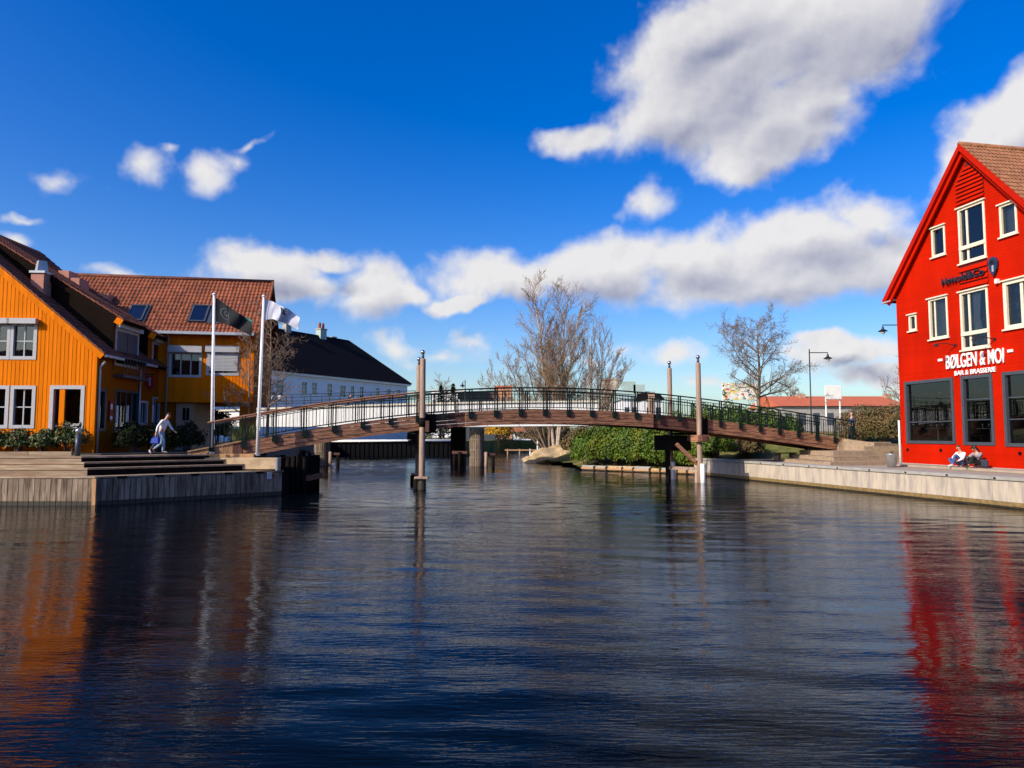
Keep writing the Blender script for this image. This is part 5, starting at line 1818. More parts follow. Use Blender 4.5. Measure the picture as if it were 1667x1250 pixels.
def bare_tree(name, label, base, stems, seed, trunk_m, twig_m, levels=4, spread=.55, twig_r=.012, up=.25, kids=(5, 5, 4, 3), ratio=.55, group=None, first=.25, r_base=.14, jit=.16, thick=None, ratio2=.52):
    """stems: list of (tip offset vector, radius)"""
    rnd = random.Random(seed)
    t = thing(name, label, 'tree', base, 0, group)
    tr, cr = MB(), MB()

    def rv():
        while True:
            v = Vector((rnd.uniform(-1, 1), rnd.uniform(-1, 1), rnd.uniform(-1, 1)))
            if .05 < v.length < 1: return v.normalized()

    def branch(p, d, L, r, lvl, target=None):
        nseg = (7, 5, 4, 3, 2)[min(lvl, 4)]
        pts, rads = [p.copy()], [r]
        dirs = []
        for i in range(nseg):
            d = (d + rv() * jit + Vector((0, 0, up * (.25 if lvl == 0 else .45)))).normalized()
            if target is not None:
                rem = target - p
                d = (d * .45 + rem.normalized() * .8).normalized()
            p = p + d * (L / nseg)
            pts.append(p.copy()); dirs.append(d.copy())
            rads.append(max(twig_r * .5, r * (1 - .82 * (i + 1) / nseg)))
        n = (9, 6, 4, 3, 3)[min(lvl, 4)]
        (tr if lvl == 0 or (thick and r > thick) else cr).tube(pts, rads, n, cap=False)
        if lvl + 1 >= levels: return
        nk = kids[min(lvl, len(kids) - 1)]
        for c in range(nk):
            f = first + (1 - first) * (c + rnd.random()) / nk if lvl == 0 else .15 + .85 * (c + rnd.random()) / nk
            x = min(f, .999) * nseg; i = int(x); q = pts[i].lerp(pts[i + 1], x - i); dd = dirs[i]
            s = dd.cross(rv()).normalized()
            an = spread * rnd.uniform(.7, 1.25)
            nd = (dd * math.cos(an) + s * math.sin(an)).normalized()
            ln = L * (ratio if lvl == 0 else ratio2) * rnd.uniform(.65, 1.15) * (1.15 - .55 * f if lvl == 0 else 1 - .35 * f)
            branch(q, nd, ln, max(twig_r, rads[i] * .52), lvl + 1)

    for (tip, r) in stems:
        tip = Vector(tip)
        off = Vector((tip.x * .06 + rnd.uniform(-.1, .1), tip.y * .06, 0))
        branch(off, (Vector((tip.x * .4, tip.y * .4, tip.z))).normalized(), tip.length, r, 0, tip)
    tr.build('trunk', trunk_m, t, smooth=True)
    o = cr.build('crown', twig_m, t)
    return t


# trees on the right bank by the rock
tb = at(905, 700, 70); tb.z = .6
zt = at(880, 466, 70).z - .6
bare_tree('birch_tree', 'tall bare birch with three pale trunks behind the middle of the footbridge', (tb.x, 70, .6),
          [((-2.2, 0, zt * .97), .17), ((.6, .6, zt * .95), .15), ((2.4, -.4, zt * .84), .14), ((-.8, 1.2, zt * .8), .11)], 11, M['birch'], M['twig_red'], levels=5, kids=(28, 8, 5, 3), ratio=.26,
          spread=.62, twig_r=.014, up=.22, first=.2, jit=.2)
bare_tree('willow_bush', 'wide bare olive brown willow bush around the foot of the birch', (tb.x - .5, 70.3, .5),
          [((-5.8, .3, 7.6), .09), ((-4.3, -.5, 9.3), .10), ((-2.9, .4, 10.6), .10), ((-1.0, -.6, 11.8), .10), ((.9, .3, 12.0), .10), ((2.4, -.3, 11.4), .10), ((3.6, .5, 10.2), .09), ((-6.4, 0, 6.6), .08), ((.2, -.9, 10.4), .08), ((4.6, 0, 8.2), .08), ((-3.4, .8, 8.6), .08)],
          5, M['bark'], M['twig_red'], levels=5, kids=(17, 8, 5, 2), ratio=.27, spread=.62, twig_r=.013, up=.26, first=.22, jit=.24)
bare_tree('willow_sapling', 'thin bare sapling right of the birch in front of the beige tower', (at(968, 700, 68).x, 68, 1.0),
          [((-.2, 0, 11.2), .10), ((1.9, .2, 9.4), .08), ((2.9, 0, 7.8), .07), ((.9, .5, 10.4), .07)], 8, M['bark'], M['twig'], levels=5, kids=(18, 8, 4, 2), ratio=.32, spread=.5, twig_r=.014, up=.3, first=.2)
# round crowned tree by the bridge's right side
tp = at(1234, 700, 60)
zz = at(1238, 518, 60).z - 2.4
bare_tree('linden_tree', 'bare round crowned tree right of the bridge posts', (tp.x, 60, 2.4),
          [((.2, 0, zz * .86), .22)], 27, M['bark'], M['bark'], levels=5, kids=(19, 12, 9, 5), ratio=.60, spread=.95, twig_r=.011, up=.09, first=.32, thick=.05, ratio2=.46)
# small pruned trees by the wing
bare_tree('small_tree', 'small bare brown tree in front of the orange wing, left of the right flagpole', (at(409, 700, 36.4).x, 36.4, 1.86),
          [((-.1, 0, 5.6), .07)], 31, M['bark'], M['twig'], levels=5, kids=(15, 7, 5, 3), ratio=.34, spread=1.0, twig_r=.009, up=.22, first=.30, group='small bare trees by the bridge')
bare_tree('small_tree', 'small bare brown tree behind the right flagpole against the black roof', (at(432, 700, 36.9).x, 36.9, 1.86),
          [((.15, 0, 6.6), .10)], 37, M['bark'], M['twig'], levels=5, kids=(17, 8, 5, 3), ratio=.36, spread=1.0, twig_r=.009, up=.2, first=.26, group='small bare trees by the bridge')
# far bare crowns along the horizon
for (px, py, Y, h, lb) in ((1287, 633, 130, 5.5, 'distant bare round tree above the left end of the red roof'), (1455, 590, 75, 8.5, 'bare tree mostly hidden behind the red house corner'),
                           (722, 628, 150, 7.5, 'thin bare tree by the distant white building')):
    b = at(px, py, Y); g = 2.0
    bare_tree('distant_tree', lb, (b.x + (1.5 if px == 1455 else 0), Y, g), [((0, 0, b.z - g), .22)], int(px), M['bark'], M['twig'], levels=4, kids=(20, 9, 6), ratio=.42, spread=.8, twig_r=.024, up=.15, first=.3)

# laurel shrubs over the water edge
A_, B_ = Vector((12.6, 47.7, 0)), Vector((5.45, 54.4, 0))
dd = (B_ - A_); nn = Vector((dd.y, -dd.x, 0)).normalized(); nn = nn if nn.y > 0 else -nn
rs = random.Random(3)
names = ['at the tip of the bank', 'second from the tip of the bank', 'third from the tip of the bank', 'fourth from the tip of the bank', 'fifth from the tip of the bank', 'left of the cross frame', 'behind the cross frame', 'right of the near right post']
for i in range(8):
    f = 1.05 - (i + .2) / 7.4
    c = A_ + dd * f + nn * (.8 if i else .6)
    hgt = [2.6, 3.1, 3.3, 3.3, 3.2, 3.0, 2.7, 2.0][i]
    shrub('laurel_shrub', 'glossy green laurel shrub above the water, ' + names[i], (c.x, c.y, .28), 1.35 if i else 1.15, 1.3, hgt, 5600, .115, M['leaf'], 40 + i, 'laurel shrubs along the right bank', low=-.2)
for i, (px, Y, z, h, r, m_, lb) in enumerate((
        (945, 57.5, .9, 2.3, 1.5, 'leaf_br', 'brownish shrub left of the laurels near the rock'),
        (938, 62.5, .8, 1.8, 1.2, 'leaf_br', 'low brown shrub beside the pale rock'),
        (1040, 55.0, 1.4, 2.2, 1.4, 'leaf_br', 'brownish shrub behind the middle laurels'),
        (1100, 54.5, 1.4, 2.9, 1.5, 'leaf', 'green shrub behind the laurels, between the two right posts'),
        (1150, 52.0, 1.6, 3.3, 1.5, 'leaf', 'green shrub seen through the railing just right of the right post'),
        (1195, 52.0, 1.6, 3.35, 1.5, 'leaf', 'green shrub below the graffiti billboard'),
        (1240, 52.5, 1.6, 3.0, 1.5, 'leaf', 'green shrub at the foot of the round crowned tree'),
        (1280, 53.0, 1.6, 2.4, 1.3, 'leaf', 'green shrub right of the round crowned tree'),
        (1165, 47.0, 1.0, 1.9, 1.2, 'leaf', 'low green shrub above the quay wall left of the steps'),
        (1215, 48.2, 1.0, 1.7, 1.1, 'leaf_br', 'low brown green shrub above the shaded quay wall'))):
    c = at(px, 700, Y)
    shrub('bank_shrub', lb, (c.x, Y, z), r, r, h, 3000, .11, M[m_], 60 + i, 'shrubs behind the right end of the footbridge')
for i, (px, Y, r, h, lb) in enumerate(((1404, 49.8, 1.7, 2.75, 'left'), (1438, 49.2, 1.7, 2.8, 'middle'), (1468, 48.6, 1.7, 2.8, 'right'))):
    c = at(px, 700, Y)
    shrub('brown_hedge', 'brown winter hedge beside the red house, %s bush of three' % lb, (c.x, Y, 1.9), r, 1.2, h, 4600, .08, M['leaf_br'], 90 + i, 'brown hedge by the red house', cat='hedge', low=-.2)
# planter shrubs in front of the orange house
for i in range(8):
    x = -26.2 + i * 1.06
    if i == 7: x = -18.9
    lbl = ['outside left', 'below the left windows', 'by the left windows', 'between the windows and the door', 'left of the terrace door', 'before the terrace door', 'right of the terrace door', 'at the house corner, the largest'][i]
    shrub('planter_shrub', 'leafy green shrub in the timber planter, ' + lbl, (x, 30.25 - (.05 if i < 7 else -.1), 1.86), .62 if i < 7 else .85, .42, (.75, .85, .95, .8, 1.0, 1.05, 1.0, 1.3)[i], 1100, .075, M['leaf_pale'], 120 + i, 'planter shrubs by the orange house')
t = thing('planter_kerb', 'low timber kerb of the planter along the orange house', 'kerb', (-18.3, 29.72, 1.8))
for i in range(5):
    MB().box(-9.0 + i * 1.8, -7.22 + i * 1.8, -.07, .07, .0, .16).build('kerb_board', M['deck'], t)
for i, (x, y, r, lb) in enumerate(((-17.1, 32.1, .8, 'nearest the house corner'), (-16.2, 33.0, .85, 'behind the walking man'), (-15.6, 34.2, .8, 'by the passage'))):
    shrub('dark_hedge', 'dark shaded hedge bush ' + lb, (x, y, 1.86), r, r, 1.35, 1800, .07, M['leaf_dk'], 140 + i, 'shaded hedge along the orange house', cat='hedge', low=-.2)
for i, (px, Y, r, h, lb) in enumerate(((330, 44, 1.3, 2.6, 'left'), (350, 43, 1.1, 2.3, 'right'))):
    c = at(px, 700, Y); shrub('evergreen_shrub', 'dark evergreen shrub beyond the passage, %s of two' % lb, (c.x, Y, 1.86), r, r, h, 2000, .1, M['leaf_dk'], 150 + i, 'evergreens beyond the passage')


def tuft(label, c, n, h, r, m, seed):
    rnd = random.Random(seed)
    t = thing('reed_clump', label, 'grass', c)
    b = MB()
    for i in range(n):
        a = rnd.uniform(0, 6.28); q = r * math.sqrt(rnd.random()); p = Vector((q * math.cos(a), q * math.sin(a), 0))
        le = Vector((math.cos(a), math.sin(a), 0)) * rnd.uniform(.1, .5) * h
        hh = h * rnd.uniform(.6, 1.1); s = Vector((-math.sin(a), math.cos(a), 0)) * .012
        b.add([p - s, p + s, p + le * .35 + s + Vector((0, 0, hh * .65)), p + le * .35 - s + Vector((0, 0, hh * .65)), p + le + Vector((0, 0, hh))], [(0, 1, 2, 3), (3, 2, 4)])
    b.build('blades', m, t)


c = bworld(u_of(372), 1.0, 2.0); tuft('clump of green reed grass behind the ramp railing near the left flagpole', (c.x, c.y + 1.6, 1.86), 380, 1.35, .55, M['reed'], 1)
c = bworld(u_of(425), 1.0, 2.0); tuft('small clump of reed grass at the foot of the small bare trees', (c.x, c.y + 2.4, 1.86), 220, 1.0, .45, M['reed'], 2)
# forsythia and other far bushes
c = at(812, 712, 114); shrub('yellow_bush', 'bright yellow flowering bush under the road bridge, right of the round pier', (c.x, 114, 1.8), 2.3, 2.0, 3.2, 2600, .17, M['leaf_yel'], 170)
c = at(880, 700, 78); shrub('bank_bramble', 'brown green brambles on the rock under the bridge', (c.x, 76, 1.6), 2.6, 1.5, 2.0, 2600, .12, M['leaf_br'], 171)
c = at(915, 700, 72); shrub('bank_bramble', 'dry yellowish brambles above the rock beside the dark bank edge', (c.x, 72.5, 1.4), 1.4, 1.2, 1.9, 1600, .12, M['leaf_br'], 172)


def rock(label, c, sx, sy, sz, seed):
    rnd = random.Random(seed)
    m = MB(); n, k = 30, 20
    ph = [(Vector((rnd.uniform(-2, 2), rnd.uniform(-2, 2), rnd.uniform(-2, 2))), rnd.uniform(0, 6)) for _ in range(8)]
    vs = []
    for j in range(k + 1):
        for i in range(n):
            th = 2 * math.pi * i / n; f = math.pi * j / k
            d = Vector((math.sin(f) * math.cos(th), math.sin(f) * math.sin(th), -math.cos(f)))
            r = 1 + .09 * sum(math.sin(d.dot(q) * 2.2 + p) for q, p in ph) / 1.5 + .035 * sum(math.sin(d.dot(q) * 6 + p) for q, p in ph[:4])
            vs.append((d.x * sx * r, d.y * sy * r, d.z * sz * r))
    fs = [(j * n + i, j * n + (i + 1) % n, (j + 1) * n + (i + 1) % n, (j + 1) * n + i) for j in range(k) for i in range(n)]
    m.add(vs, fs)
    o = m.build('rock', M['rock'], smooth=True)
    o.location = c
    tag(o, label, 'rock', 'rocks at the water edge under the bridge')


rock('large pale granite rock at the water edge under the bridge', (at(900, 745, 70).x, 69.8, .2), 2.0, 1.5, 1.35, 12)
rock('low flat rock jutting into the water left of the large rock', (at(872, 745, 69).x, 69.2, .1), 1.3, .8, .55, 5)
rock('small rock between the large rock and the laurels', (at(921, 745, 69).x, 69.3, .3), .8, .8, .9, 8)

# ------------------------------------------------------------------ people
def skin_mesh(name, chains, m, parent, sub=1):
    """chains: list of lists of (xyz, radius); equal points are merged"""
    verts, rad, edges, idx = [], [], [], {}
    for ch in chains:
        prev = None
        for (p, r) in ch:
            key = tuple(round(c, 4) for c in p)
            if key not in idx:
                idx[key] = len(verts); verts.append(tuple(p)); rad.append(r)
            i = idx[key]
            if prev is not None and prev != i: edges.append((prev, i))
            prev = i
    me = bpy.data.meshes.new(name)
    me.from_pydata(verts, edges, [])
    ob = bpy.data.objects.new(name, me); col.objects.link(ob)
    md = ob.modifiers.new('skin', 'SKIN'); md.use_smooth_shade = True
    sv = me.skin_vertices[0].data
    for i, r in enumerate(rad):
        sv[i].radius = (r, r)
    sv[0].use_root = True
    ob.modifiers.new('sub', 'SUBSURF').levels = sub
    dg = bpy.context.evaluated_depsgraph_get()
    m2 = bpy.data.meshes.new_from_object(ob.evaluated_get(dg))
    bpy.data.objects.remove(ob)
    m2.materials.clear(); m2.materials.append(m)
    m2.polygons.foreach_set('use_smooth', [True] * len(m2.polygons))
    o = bpy.data.objects.new(name, m2); col.objects.link(o); o.parent = parent
    return o


def person(label, loc, rz, J, top, pants, shoes, hair, scale=1.0, long_hair=False, vest=None, group=None, bare_arm=False):
    t = thing('person', label, 'person', loc, rz, group)
    t.scale = (scale,) * 3
    V = lambda k: Vector(J[k])
    pel, che, nec, hed = V('pelvis'), V('chest'), V('neck'), V('head')
    L = lambda a, b, f: a + (b - a) * f
    chains = [[(pel, .12), (L(pel, che, .5), .115), (che, .13), (nec, .06), (L(nec, hed, .55), .055), (hed, .088), (hed + (hed - nec).normalized() * .07, .075)]]
    fwd = Vector(J.get('face', (1, 0, 0))).normalized()
    for s in 'lr':
        sh, el, wr, hd = V(s + 'sh'), V(s + 'el'), V(s + 'wr'), V(s + 'hd')
        arm = [(che, .13), (sh, .058), (el, .042), (wr, .028)]
        chains.append(arm)
        d = (hd - wr).normalized(); side = d.cross(fwd)
        side = side.normalized() if side.length > .1 else Vector((0, 1, 0))
        palm = wr + d * .07
        chains.append([(wr, .028), (palm, .030)])
        for k, (o_, ln) in enumerate(((-.026, .07), (-.009, .085), (.009, .08), (.026, .062))):
            b0 = palm + side * o_ + d * .025; b1 = b0 + d * ln * .55; b2 = b1 + (d * .8 + fwd * .4).normalized() * ln * .45
            chains.append([(palm, .03), (b0, .010), (b1, .009), (b2, .007)])
        th0 = wr + d * .035 + side * .035; th1 = th0 + (d + side * .6).normalized() * .045
        chains.append([(wr + d * .02, .026), (th0, .011), (th1, .009)])
        hp, kn, an, to = V(s + 'hip'), V(s + 'kn'), V(s + 'an'), V(s + 'to')
        chains.append([(pel, .12), (hp, .085), (L(hp, kn, .5), .072), (kn, .055), (L(kn, an, .4), .05), (an, .036), (to, .03)])
    skin_mesh('body', chains, M['skin'], t)
    # clothes
    ch = [[(pel + (che - pel) * -.12, .135), (L(pel, che, .5), .135), (che, .15), (L(che, nec, .75), .085)]]
    for s in 'lr':
        sh, el, wr = V(s + 'sh'), V(s + 'el'), V(s + 'wr')
        ch.append([(che, .15), (sh, .073), (L(sh, el, .5), .06), (el, .054)] + ([] if bare_arm else [(L(el, wr, .85), .04)]))
    skin_mesh('top', ch, top, t)
    if vest is not None:
        skin_mesh('vest', [[(pel, .14), (L(pel, che, .5) - fwd * .03, .142), (che - fwd * .03, .155), (L(che, nec, .6) - fwd * .04, .10)]], vest, t)
    ch = [[(L(pel, che, .25), .128), (pel, .135)]]
    for s in 'lr':
        hp, kn, an = V(s + 'hip'), V(s + 'kn'), V(s + 'an')
        ch.append([(pel, .135), (hp, .10), (L(hp, kn, .5), .086), (kn, .068), (L(kn, an, .5), .062), (L(kn, an, .95), .052)])
    skin_mesh('trousers', ch, pants, t)
    for s in 'lr':
        an, to = V(s + 'an'), V(s + 'to')
        d = (to - an)
        skin_mesh('shoe', [[(an + Vector((0, 0, .01)) - d * .25, .042), (L(an, to, .2) - Vector((0, 0, .01)), .048), (L(an, to, .7), .046), (to + d * .12, .034)]], shoes, t)
    up = (hed - nec).normalized()
    hp_ = [[(hed - fwd * .035 + up * .0, .085), (hed - fwd * .02 + up * .065, .088), (hed + up * .10 + fwd * .02, .06)]]
    if long_hair: hp_.append([(hed - fwd * .035 + up * .0, .085), (hed - fwd * .07 - up * .12, .065), (nec - fwd * .08 - up * .1, .04)])
    skin_mesh('hair', hp_, hair, t)
    # face: nose, eyes
    f = MB(); sd = up.cross(fwd).normalized(); c = hed + fwd * .085
    f.tube([c + up * .02, c + fwd * .018 - up * .02], [.008, .014], 6); f.build('nose', M['skin'], t, smooth=True)
    f = MB()
    for s in (-1, 1):
        e = hed + fwd * .078 + sd * s * .032 + up * .02
        f.tube([e - sd * .009, e + sd * .009], .008, 6)
    f.build('eyes', M['hair_dk'], t)
    f = MB(); c = hed + fwd * .082 - up * .048; f.tube([c - sd * .018, c + sd * .018], .006, 6); f.build('mouth', M['terracotta'], t)
    return t


walk = dict(pelvis=(0, 0, .95), chest=(.10, 0, 1.28), neck=(.18, 0, 1.50), head=(.27, 0, 1.63), face=(.9, 0, -.35),
            lsh=(.12, .20, 1.42), rsh=(.12, -.20, 1.42), lel=(.26, .24, 1.14), lwr=(.42, .20, .98), lhd=(.50, .18, .94),
            rel=(-.05, -.26, 1.14), rwr=(-.10, -.26, .88), rhd=(-.11, -.25, .79),
            lhip=(0, .10, .90), rhip=(0, -.10, .90), rkn=(.16, -.10, .50), ran=(.12, -.10, .08), rto=(.30, -.10, .04),
            lkn=(-.02, .10, .47), lan=(-.38, .10, .20), lto=(-.30, .10, .05))
mp = atz(262, 737.5, 1.86)
MANP = Vector((at(262, 738, 30.3).x, 30.3, 1.845))
person('walking person in white sweater and pale jeans carrying a blue bag on the deck', MANP, 0, walk, M['white_cloth'], M['jeans_lt'], M['shoe_d'], M['hair_br'], 1.0)
walk2 = dict(walk); walk2.update(lkn=(.10, .10, .52), lan=(.10, .10, .08), lto=(.26, .10, .04), rkn=(-.14, -.10, .50), ran=(-.42, -.10, .14), rto=(-.36, -.10, .03),
                                 lel=(-.1, .26, 1.1), lwr=(-.12, .24, .9), lhd=(-.12, .24, .82))
person('person in black walking behind the one in white, mostly hidden', MANP + Vector((-.28, .5, 0)), 0, walk2, M['black_cloth'], M['navy_cloth'], M['shoe_w'], M['hair_dk'], .97)
t = thing('shoulder_bag', 'blue bag held by the walking person in white', 'bag', MANP + Vector((-.12, -.26, .42)))
MB().add([(-.20, -.08, .02), (.18, -.08, 0), (.18, .08, 0), (-.20, .08, .02), (-.15, -.06, .27), (.15, -.06, .28), (.15, .06, .28), (-.15, .06, .27)], [(0, 3, 2, 1), (4, 5, 6, 7), (0, 1, 5, 4), (1, 2, 6, 5), (2, 3, 7, 6), (3, 0, 4, 7)]).build('bag_body', M['blue_bag'], t, bevel=.04)
MB().tube([(-.1, 0, .27), (-.06, 0, .36), (.02, 0, .38), (.08, 0, .36), (.11, 0, .27)], .012, 6).build('handle', M['blue_bag'], t)

sit = dict(pelvis=(0, 0, .13), chest=(.03, 0, .46), neck=(.06, 0, .66), head=(.14, 0, .80), face=(.92, 0, -.3),
           lsh=(.02, .19, .58), rsh=(.02, -.19, .58), lel=(.18, .25, .36), lwr=(.34, .14, .24), lhd=(.42, .10, .22),
           rel=(.20, -.24, .38), rwr=(.36, -.12, .26), rhd=(.44, -.08, .24),
           lhip=(.03, .10, .13), rhip=(.03, -.10, .13), lkn=(.44, .16, .52), lan=(.60, .14, .09), lto=(.78, .14, .05),
           rkn=(.46, -.16, .34), ran=(.50, .05, .09), rto=(.66, .02, .05))
sit2 = dict(sit); sit2.update(head=(.17, .0, .78), face=(.8, 0, -.5), lel=(.26, .26, .42), lwr=(.46, .30, .50), lhd=(.54, .32, .52), rel=(.30, -.24, .36), rwr=(.44, -.06, .40), rhd=(.5, 0, .42), lkn=(.40, .16, .46), rkn=(.42, -.16, .46))
TR = frame(RA, RROT)


def on_quay(px, out):
    x, z = wall_px(TR, px, 760)
    p = TR @ Vector((x, -out, 0)); return Vector((p.x, p.y, 1.16))


face_rot = math.degrees(math.atan2(-.185, -.983))
ls = thing('timber_ledge', 'low pale timber ledge at the foot of the red wall', 'ledge', TR @ Vector((0, 0, 0)), RROT)
for i in range(5):
    MB().box(.1 + i * 2.0, 2.08 + i * 2.0, -1.05, -.055, -.03, .075).build('ledge_board', M['paving'], ls)
person('seated person in white shirt, dark vest and blue jeans by the red wall', on_quay(1577, .36), face_rot, sit, M['white_cloth'], M['jeans'], M['shoe_w'], M['hair_br'], 1.12, vest=M['black_cloth'])
person('seated person in grey top and black trousers, right of the two by the red wall', on_quay(1604, .36), face_rot, sit2, M['grey_cloth'], M['black_cloth'], M['shoe_d'], M['hair_dk'], 1.12, long_hair=True)
p = on_quay(1607, .5)
o = MB().box(-.1, .1, -.16, .16, 0, .36).build('backpack', M['navy_cloth'], bevel=.06); o.location = (p.x + .1, p.y - .34, 1.185); o.rotation_euler = (0, 0, R(face_rot)); tag(o, 'dark backpack beside the right seated person', 'bag')
stand = dict(walk); stand.update(chest=(.02, 0, 1.28), neck=(.03, 0, 1.5), head=(.05, 0, 1.64), face=(1, 0, 0), lsh=(.02, .2, 1.42), rsh=(.02, -.2, 1.42), lel=(.02, .25, 1.12), lwr=(.12, .2, .95), lhd=(.2, .16, .92), rel=(-.02, -.25, 1.14), rwr=(.1, -.18, 1.0), rhd=(.18, -.14, 1.0))
zE = at(1388, 712, 44.3)
person('person in dark jacket standing at the right end of the footbridge', (zE.x, 44.3, 2.30), 200, stand, M['navy_cloth'], M['black_cloth'], M['shoe_d'], M['skin'], 1.0)
p = at(573, 657, 64.2); person('distant person walking across the road bridge', (p.x, 62.6, p.z - .95), 0, walk, M['black_cloth'], M['navy_cloth'], M['shoe_d'], M['hair_dk'], 1.0)

# ------------------------------------------------------------------ small things on the left deck and wall
b = at(126, 742, 28.95)
t = thing('bollard_light', 'grey metal bollard light on the deck before the planter', 'lamp', (b.x, 28.95, 1.80))
MB().tube([(0, 0, 0), (0, 0, .86)], .10, 14).build('shaft', M['grey_dk'], t, smooth=True)
MB().lathe([(.085, .86), (.085, .97), (.12, .975), (.11, 1.06), (.05, 1.12)], (0, 0, 0), 14).build('head', M['steel'], t, smooth=True)
TS = frame(HA, HA_ROT) @ Matrix.Rotation(R(90), 4, 'Z')
x, z = wall_px(TS, 178, 670)
t = thing('wall_panel', 'small red and white panel in the shade beside the side door', 'panel', TS @ Vector((x, -.06, z - .45)), HA_ROT + 90)
MB().box(-.13, .13, -.03, .03, 0, .95).build('board', M['red_item'], t); MB().box(-.08, .08, -.04, -.031, .55, .8).build('upper_patch', M['white_paint'], t); MB().box(-.1, .1, -.04, -.031, .1, .25).build('lower_patch', M['white_paint'], t)
x, z = wall_px(TS, 234, 628)
t = thing('hanging_sign', 'dark red shield sign hanging from the shaded side wall', 'sign', TS @ Vector((x, 0, z)), HA_ROT + 90)
MB().box(-.02, .02, -.55, -.02, .55, .6).build('bracket', M['iron'], t)
MB().plate([(-.0, .5), (.0, .5)], 0, 0) if False else None
m = MB(Matrix.Rotation(R(90), 4, 'Z')); m.plate([(-.52, .5), (-.08, .5), (-.08, .0), (-.3, -.3), (-.52, 0)], -.02, .02); m.build('shield', M['red_item'], t)
m = MB(Matrix.Rotation(R(90), 4, 'Z')); m.box(-.35, -.25, -.03, .03, .0, .42); m.build('pale_stripe', M['zinc'], t)
# twin lantern by the road bridge
b = at(449, 690, 54)
t = thing('twin_lantern', 'black lamp post with two white globes in front of the white house', 'lamp', (b.x, 54, 1.86))
MB().tube([(0, 0, 0), (0, 0, b.z - 1.86 + 1.9)], .05, 8).build('post', M['iron'], t)
zt = at(449, 645, 54).z - 1.86
MB().tube([(-.3, 0, zt - .3), (.3, 0, zt - .3)], .03, 6).build('arm', M['iron'], t)
for s in (-1, 1):
    MB().lathe([(.05, -.28), (.15, -.2), (.2, 0), (.16, .12)], (s * .3, 0, zt), 12).build('globe', M['white_paint'], t, smooth=True)
    MB().lathe([(.24, .12), (.1, .26), (.03, .4)], (s * .3, 0, zt), 12).build('cap', M['iron'], t)

# ------------------------------------------------------------------ right side: steps, benches, bucket, lamps, boards
def slab(name, label, poly, z0, z1, m, boards=0, cat='steps'):
    t = thing(name, label, cat, (poly[0][0], poly[0][1], z0))
    o = Vector((poly[0][0], poly[0][1], z0))
    MB(Matrix.Translation(-o)).prism(poly, z0, z1 - (.05 if boards else 0)).build('slab_body', M[m], t)
    if boards:
        (ax, ay), (bx, by), (cx, cy), (dx, dy) = poly
        for i in range(boards):
            f0, f1 = i / boards, (i + .94) / boards
            q = [(ax + (dx - ax) * f0, ay + (dy - ay) * f0), (bx + (cx - bx) * f0, by + (cy - by) * f0), (bx + (cx - bx) * f1, by + (cy - by) * f1), (ax + (dx - ax) * f1, ay + (dy - ay) * f1)]
            MB(Matrix.Translation(-o)).prism(q, z1 - .05, z1).build('board', M['deck'], t)
    return t


slab('broad_step', 'lowest broad sandy step on the quay left of the red house', [(16.6, 37.2), (20.4, 38.4), (20.2, 44.6), (16.4, 43.4)], 1.0, 1.24, 'grav', 8)
slab('broad_step', 'second broad sandy step on the quay left of the red house', [(17.5, 38.8), (20.4, 39.6), (20.4, 44.8), (17.3, 44.0)], 1.0, 1.46, 'grav', 7)
slab('broad_step', 'third broad sandy step just below the bridge landing', [(18.2, 40.4), (20.9, 41.1), (20.9, 45.0), (17.9, 44.4)], 1.0, 1.72, 'grav')
t = thing('bridge_landing', 'sandy ramp landing at the right end of the footbridge', 'landing', (20.2, 43.2, 1.0))
q = [(20.1, 43.1, 2.42), (21.6, 42.5, 2.2), (26.5, 44.6, 1.99), (26.0, 48.5, 1.99), (20.6, 47.2, 2.42)]
MB(Matrix.Translation((-20.2, -43.2, -1.0))).add([(a, b, 1.0) for a, b, c in q] + q, [(4, 3, 2, 1, 0), (5, 6, 7, 8, 9)] + [(i, (i + 1) % 5, (i + 1) % 5 + 5, i + 5) for i in range(5)]).build('ramp_body', M['grav'], t)
slab('upper_terrace', 'sandy terrace between the bridge landing and the brown hedge', [(20.9, 42.3), (32, 44.0), (32, 51), (21.5, 49)], 1.0, 1.98, 'grav', cat='terrace')


def bench(label, c, rz):
    t = thing('picnic_bench', label, 'bench', c, rz, 'timber benches under the footbridge')
    for i in range(3): MB().box(-.75, .75, -.28 + i * .19, -.10 + i * .19, .42, .48).build('seat_board', M['deck'], t)
    for x in (-.6, .6): MB().box(x - .06, x + .06, -.25, .25, 0, .42).build('leg', M['deck'], t)


p = atz(1278, 749, 1.05); bench('timber bench under the footbridge nearest the water', (p.x, p.y, 1.05), 20)
p = atz(1308, 745, 1.05); bench('timber bench under the footbridge farther from the water', (p.x + .2, p.y, 1.05), 20)
# sandy path under the bridge
p = [(14.3, 44.2), (19, 44.8), (19.5, 47.5), (14.8, 47.3)]
tag(MB().prism(p, 1.0, 1.052).build('path', M['grav']), kind='structure')

b = atz(1452, 760, 1.06)
t = thing('bucket_planter', 'large galvanised bucket planter with dry plant beside the red house corner', 'planter', (b.x, b.y, 1.05))
MB().lathe([(.20, 0), (.29, .62), (.31, .64), (.31, .67), (.285, .67), (.27, .6)], (0, 0, 0), 20).build('bucket', M['steel'], t, smooth=True)
MB().lathe([(.27, .55), (.01, .56)], (0, 0, 0), 16).build('soil', M['soil'], t)
q = MB(); rnd = random.Random(9)
for i in range(120):
    a = rnd.uniform(0, 6.28); r = rnd.uniform(0, .26); hh = rnd.uniform(.1, .34)
    q.add([(r * math.cos(a) - .01, r * math.sin(a), .56), (r * math.cos(a) + .01, r * math.sin(a), .56), (r * 1.3 * math.cos(a), r * 1.3 * math.sin(a), .56 + hh)], [(0, 1, 2)])
q.build('dry_plant', M['leaf_br'], t)

